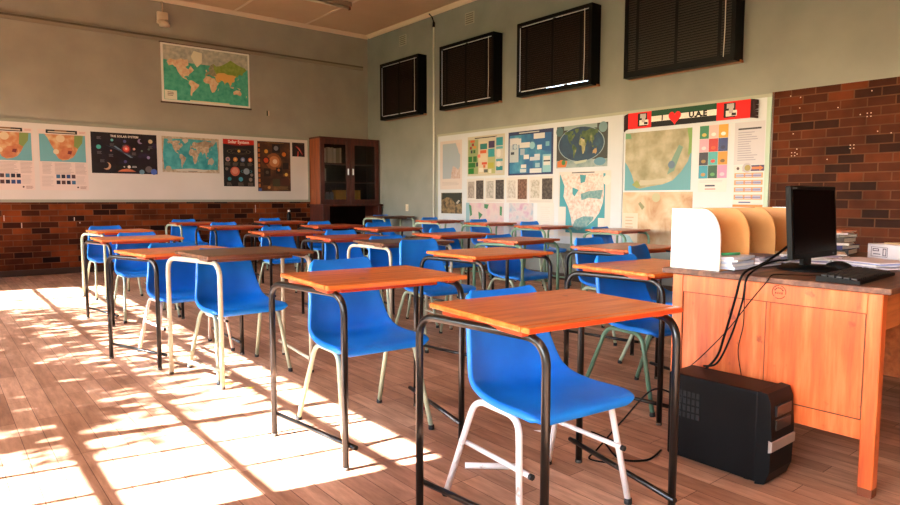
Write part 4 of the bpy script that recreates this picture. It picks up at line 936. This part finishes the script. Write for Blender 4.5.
def stack(name, x, y, z, w_, d_, n, cols, rot, label, cat='papers', th=.006, jit=.02, seed=1, sizes=None):
    q = random.Random(seed); r_ = empty(name, (x, y, z), math.radians(rot)); tag(r_, label, cat); zz = 0
    for k in range(n):
        b = MB(); t = th*q.uniform(.6, 1.4); xf = Matrix.Translation((q.uniform(-jit, jit), q.uniform(-jit, jit), 0)) @ Matrix.Rotation(q.uniform(-.12, .12), 4, 'Z')
        b.box(-w_/2, w_/2, -d_/2, d_/2, zz, zz+t, paper(cols[k % len(cols)]), 0, xf); b.build('sheet_bundle', r_); zz += t+.0003
    return r_
Zo = Z0+.0045
stack('paper_stack', 2.80, 1.515, Zo, .20, .25, 5, [(206, 214, 232), (236, 234, 236), (190, 200, 224), (240, 238, 240), (214, 220, 236)], 4, 'loose pale blue papers in the first organizer slot', seed=2, th=.009, jit=.012)
stack('paper_stack', 3.035, 1.505, Zo, .20, .26, 6, [(226, 216, 222), (120, 104, 116), (236, 230, 232), (170, 156, 168)], 2, 'thick paper pile in the second organizer slot', seed=4, th=.008, jit=.012)
stack('paper_stack', 3.29, 1.515, Zo, .19, .25, 5, [(226, 222, 230), (240, 236, 236), (160, 180, 220)], 0, 'papers in the third organizer slot behind the monitor', seed=5, th=.008, jit=.012)
b = MB(); b.tube([(0, 0, 0), (.10, -.03, 0)], .006, flat('pen_green', (70, 190, 130), .4), 8); o = b.build('marker_pen'); o.location = (2.76, 1.47, Zo+.062); tag(o, 'green marker pen lying on the papers beside the white board end', 'pen')
# monitor
r = empty('computer_monitor', (3.035, 1.195, Z0), math.radians(-2)); tag(r, 'black flat screen monitor standing on the teacher desk', 'monitor')
M_scr = flat('dark_screen', (3, 3, 4), .25, 0, 0, .05)
b = MB(); b.lathe([(.0, 0), (.125, 0), (.125, .006), (.10, .016), (.03, .022), (.0, .022)], (0, .02, 0), M_blackp, 24, 'z', False); b.build('stand_base', r)
b = MB(); b.box(-.035, .035, .02, .045, .015, .16, M_blackp, .006); b.build('stand_neck', r)
tilt = Matrix.Translation((0, 0, .055)) @ Matrix.Rotation(math.radians(-4), 4, 'X')
b = MB(); b.box(-.215, .215, -.012, .012, 0, .315, M_blackp, .004, tilt, 2); b.box(-.15, .15, .010, .045, .05, .26, M_blackp, .01, tilt)
hs = b.build('housing', r)
b = MB(); b.box(-.198, .198, -.0135, -.0115, .026, .298, M_scr, 0, tilt); b.build('screen', hs)
b = MB(); b.box(-.198, -.16, -.0130, -.0115, .303, .307, flat('logo_grey', (90, 92, 96), .5), 0, tilt); b.build('maker_mark', hs)
b = MB(); b.lathe([(.004, 0), (.004, -.004)], tuple(tilt @ Vector((.17, -.012, .013))), flat('button_grey', (70, 70, 74), .4), 10, 'y'); b.build('power_button', hs)
# keyboard
r = empty('keyboard', (2.86, .960, Z0), math.radians(3)); tag(r, 'black computer keyboard on the near edge of the teacher desk', 'keyboard')
b = MB(); b.prism([(-.075, 0), (.075, 0), (.075, .022), (-.075, .012)], -.225, .225, M_blackp, 'x'); b.build('body', r)
M_key = flat('key_black', (26, 26, 28), .5); kx = Matrix.Translation((0, 0, .0165)) @ Matrix.Rotation(math.radians(3.8), 4, 'X'); nk = 0
for row in range(5):
    for c in range(18):
        if nk >= 90: break
        if row == 0 and 4 <= c <= 8:
            if c > 4: continue
            x0, x1 = -.214+c*.0238, -.214+9*.0238-.003
        else: x0, x1 = -.214+c*.0238, -.214+c*.0238+.0205
        b = MB(); y0 = -.062+row*.0255; b.box(x0, x1, y0, y0+.021, .0, .0075, M_key, .0015, kx); b.build('key', r); nk += 1
# mouse
r = empty('computer_mouse', (3.17, 1.14, Z0), math.radians(20)); tag(r, 'black computer mouse beside the keyboard', 'mouse')
b = MB(); bmesh.ops.create_uvsphere(b.bm, u_segments=20, v_segments=12, radius=1)
for v in list(b.bm.verts): v.co = Vector((v.co.x*.033*(1-.12*v.co.y), v.co.y*.058, max(v.co.z, -.05)*.034+.0017))
b._new(list(b.bm.faces), M_blackp, True); b.build('body', r)
b = MB(); b.tube([(-.004, .03, .0318), (.004, .03, .0318)], .006, flat('wheel_grey', (110, 110, 114), .4), 10); b.build('scroll_wheel', r)
# papers and books to the right
stack('paper_stack', 3.46, 1.36, Z0, .21, .26, 7, [(236, 228, 232), (150, 140, 180), (240, 236, 236), (226, 214, 210)], 18, 'low pile of papers right behind the mouse', seed=7, th=.007)
stack('paper_stack', 3.44, 1.10, Z0, .24, .28, 5, [(232, 222, 228), (206, 200, 222), (240, 234, 236), (150, 160, 214)], -25, 'wide loose spread of white papers at the right photo edge', seed=8, th=.007, jit=.03)
def bookpile(x, y, specs, lab):
    z = Z0
    for k, (w_, d_, t, c, rot) in enumerate(specs):
        r_ = empty('book', (x, y, z), math.radians(rot)); tag(r_, lab[k], 'book', 'books piled on the teacher desk')
        m = flat('cover_%02x%02x%02x' % c, c, .5); b = MB(); b.box(-w_/2, w_/2, -d_/2, d_/2, 0, .002, m); b.box(-w_/2, w_/2, -d_/2, d_/2, t-.002, t, m); b.box(-w_/2, -w_/2+.003, -d_/2, d_/2, .002, t-.002, m); b.build('cover', r_)
        b = MB(); b.box(-w_/2+.003, w_/2-.004, -d_/2+.004, d_/2-.004, .002, t-.002, paper((228, 220, 210))); b.build('page_block', r_); z += t+.0004
bookpile(4.10, 1.50, [(.24, .19, .03, (30, 26, 28), 8), (.22, .18, .022, (60, 62, 120), -4), (.23, .17, .014, (214, 206, 200), 12), (.21, .16, .028, (70, 60, 52), 2), (.20, .15, .018, (120, 110, 104), -8), (.21, .16, .010, (214, 200, 200), 10), (.20, .15, .008, (226, 140, 100), -3)],
  ['black book at the bottom of the pile behind the monitor', 'dark blue book second from bottom of the pile behind the monitor', 'pale thin book in the middle of the pile behind the monitor', 'brown book lying just above the pale thin one in the pile', 'grey book third from top in the pile behind the monitor', 'whitish thin book right under the orange one', 'thin orange book on top of the pile behind the monitor'])
bookpile(3.78, 1.50, [(.22, .17, .022, (150, 150, 190), -6), (.20, .15, .016, (226, 220, 214), 10), (.15, .12, .026, (60, 54, 50), 6)], ['lilac book at the base of the low pile left of the tall one', 'white book in the low pile left of the tall one', 'small dark book on top of the low pile'])
r = empty('paper_box', (3.813, 1.047, Z0), math.radians(-121)); tag(r, 'white cardboard box with a stamped rectangle at the right photo edge', 'box')
b = MB(); b.box(-.16, .22, -.10, .12, 0, .085, flat('box_white', (226, 220, 228), .5), .002); b.build('carton', r)
b = MB()
def fr(x0, x1, z0, z1, t=.002):
    for a in ((x0, x1, z0, z0+t), (x0, x1, z1-t, z1), (x0, x0+t, z0, z1), (x1-t, x1, z0, z1)): b.box(a[0], a[1], -.1012, -.0998, a[2], a[3], flat('stamp_ink', (96, 84, 110), .6))
fr(-.135, -.03, .02, .07); fr(-.125, -.085, .048, .062, .004); fr(-.06, -.038, .026, .064, .004); fr(-.12, -.075, .032, .036); b.build('printed_stamp', r)
b = MB(); b.box(-.10, .2, -.06, .10, .0855, .092, paper((206, 180, 140))); b.build('lid_flap', r)

# --- PC tower on the floor
r = empty('computer_tower', (2.435, 1.095, 0)); tag(r, 'black desktop computer tower on the floor against the teacher desk', 'computer')
b = MB(); b.box(0, .185, .035, .42, .008, .365, flat('tower_black', (9, 9, 10), .45, 0, 0, .14), .008, None, 2); cs = b.build('case', r)
b = MB(); b.prism([(.035, .004), (-.0, .012), (-.018, .06), (-.022, .2), (-.014, .33), (.0, .366), (.035, .37)], -.004, .189, M_blackp, 'x'); fb = b.build('front_bezel', r)
b = MB(); b.prism([(-.012, .140), (-.026, .146), (-.027, .182), (-.012, .188)], -.006, .191, flat('silver_strip', (186, 176, 168), .3, .7), 'x'); b.build('silver_strip', fb)
for k in range(2):
    b = MB(); b.box(.03, .155, -.024, -.012, .22+k*.055, .262+k*.055, flat('bay_black', (26, 26, 27), .35), .002); b.build('drive_bay', fb)
b = MB()
for i in range(6):
    for j in range(4): b.box(-.0015, .001, .275+i*.020, .289+i*.020, .185+j*.03, .208+j*.03, flat('vent_black', (5, 5, 5), .7))
b.build('side_vent', cs)
for x in (.02, .15):
    for y in (.07, .38):
        b = MB(); b.box(x, x+.02, y, y+.02, 0, .0085, M_rubber); b.build('foot', cs)

# --- cables
def cable(pts, rad, label, name='cable'):
    b = MB(); P = [Vector(p) for p in pts]; out = []
    for i in range(len(P)-1):
        p0, p1, p2, p3 = P[max(i-1, 0)], P[i], P[i+1], P[min(i+2, len(P)-1)]
        for k in range(8):
            t = k/8; out.append(.5*((2*p1)+(p2-p0)*t+(2*p0-5*p1+4*p2-p3)*t*t+(-p0+3*p1-3*p2+p3)*t**3))
    out.append(P[-1]); b.tube(out, rad, M_blackp, 6); return tag(b.build(name), label, 'cable')
EX = TX0-.047
cable([(3.07, 1.25, .96), (2.97, 1.27, .90), (2.86, 1.285, .852), (2.74, 1.29, .82), (2.64, 1.292, .806), (EX-.006, 1.296, .775), (EX-.006, 1.315, .69), (EX+.004, 1.361, .525), (2.612, 1.406, .408), (2.58, 1.50, .30)], .0055, 'thick black cable falling from the monitor over the desk edge')
cable([(3.09, 1.255, .90), (2.98, 1.265, .838), (2.86, 1.268, .835), (2.74, 1.27, .826), (2.64, 1.272, .802), (EX-.005, 1.274, .770), (EX-.007, 1.285, .68), (EX+.0, 1.33, .53), (2.604, 1.39, .40), (2.60, 1.45, .374)], .0045, 'second black cable running beside the thick monitor cable')
cable([(2.84, 1.05, .795), (2.78, 1.10, .793), (2.70, 1.16, .795), (2.63, 1.185, .797), (EX-.003, 1.192, .770), (EX, 1.252, .689), (2.61, 1.353, .548), (2.615, 1.471, .409), (2.62, 1.55, .33)], .0025, 'thin keyboard cord crossing the orange desk end diagonally')
cable([(2.636, 1.296, .74), (2.634, 1.298, .681), (2.634, 1.298, .575), (2.634, 1.316, .465), (2.634, 1.298, .357), (2.634, 1.29, .30)], .0022, 'thin cord hanging straight down the orange desk end')
cable([(2.36, 1.72, .006), (2.28, 1.80, .05), (2.30, 1.74, .012), (2.22, 1.60, .006), (2.30, 1.52, .006), (2.44, 1.545, .006)], .0045, 'black cord looping on the floor left of the computer tower')
cable([(2.50, 1.53, .25), (2.44, 1.60, .26), (2.34, 1.68, .12), (2.22, 1.72, .008), (2.12, 1.68, .006), (2.15, 1.60, .006)], .004, 'black cord dropping from the back of the computer tower')

# --- things on the floor
b = MB(); b.tube([(1.655, 1.945, .013), (1.815, 1.800, .013)], .0125, M_frame['white'], 10); b.tube([(1.815, 1.800, .013), (1.824, 1.792, .013)], .0128, M_rubber, 10); tag(b.build('metal_tube'), 'loose white metal tube lying on the floor under the nearest chair', 'tube')
b = MB(); b.prism([(2.19, 2.07), (2.25, 2.03), (2.205, 2.01)], .0004, .0014, paper((228, 232, 236)), 'z'); tag(b.build('paper_scrap'), 'small white paper triangle on the floor behind the nearest desk', 'paper')
b = MB(); b.prism([(1.92, 2.66), (1.95, 2.69), (1.99, 2.66), (1.955, 2.63)], .0004, .004, paper((130, 30, 40)), 'z'); tag(b.build('paper_scrap'), 'tiny dark red scrap on the floor between the front desks', 'paper')
for (x, y), l in (((1.33, 3.73), 'yellow fallen petal on the sunny floor, left one'), ((1.40, 3.58), 'yellow fallen petal on the sunny floor, right one')):
    b = MB(); b.prism([(x-.03, y), (x, y+.018), (x+.03, y), (x, y-.014)], .0004, .003, paper((226, 200, 60)), 'z'); tag(b.build('petal'), l, 'petal', 'petals on the floor')
# ================================================================== LIGHT
sd = bpy.data.lights.new('sun', 'SUN'); sd.energy = 60; sd.angle = math.radians(.35); sd.color = (.94, .965, 1)
so = bpy.data.objects.new('sun', sd); COL.objects.link(so)
az, el = math.radians(-11.0), math.radians(32)
so.rotation_euler = Vector((math.cos(az)*math.cos(el), math.sin(az)*math.cos(el), -math.sin(el))).to_track_quat('-Z', 'Y').to_euler(); so.location = (-12, 8, 9)
for y_0, y_1 in ((LY0, LY1), (NY0, NY1)):
    pd = bpy.data.lights.new('window_daylight', 'AREA'); pd.shape = 'RECTANGLE'; pd.size = y_1-y_0; pd.size_y = LZ1-LZ0; pd.cycles.is_portal = True
    po = bpy.data.objects.new('window_daylight', pd); COL.objects.link(po); po.location = (XL-.16, (y_0+y_1)/2, (LZ0+LZ1)/2)
    po.rotation_euler = Matrix(((0, 0, -1), (1, 0, 0), (0, -1, 0))).to_euler()
W = bpy.data.worlds.new('world'); S.world = W; W.use_nodes = True; nt = W.node_tree; bg = nt.nodes['Background']
sky = nt.nodes.new('ShaderNodeTexSky'); sky.sky_type = 'NISHITA'; sky.sun_disc = False; sky.sun_elevation = el; sky.sun_rotation = math.radians(-79); sky.air_density = 1; sky.dust_density = 1
nt.links.new(sky.outputs[0], bg.inputs[0]); bg.inputs[1].default_value = 1.7

# ================================================================== CAMERA
f, yaw, pit, rol = 643.45, math.radians(38.973), math.radians(4.767), math.radians(.112)
F = Vector((math.sin(yaw)*math.cos(pit), math.cos(yaw)*math.cos(pit), -math.sin(pit))); R = Vector((math.cos(yaw), -math.sin(yaw), 0)); U = R.cross(F)
R2 = R*math.cos(rol)+U*math.sin(rol); U2 = -R*math.sin(rol)+U*math.cos(rol)
cd = bpy.data.cameras.new('camera'); cd.sensor_width = 36; cd.lens = f*36/900; cd.clip_start = .05; cd.clip_end = 200
co = bpy.data.objects.new('camera', cd); COL.objects.link(co)
m = Matrix((R2, U2, -F)).transposed().to_4x4(); m.translation = (0, 0, H); co.matrix_world = m
S.camera = co
S.view_settings.view_transform = 'Standard'; S.view_settings.look = 'None'; S.view_settings.gamma = 1; S.view_settings.use_curve_mapping = False
S.view_settings.exposure = 1.05
c = S.cycles; c.max_bounces = 10; c.diffuse_bounces = 8; c.glossy_bounces = 4; c.transparent_max_bounces = 12; c.use_denoising = True; c.sample_clamp_indirect = 8; c.caustics_reflective = False; c.caustics_refractive = False
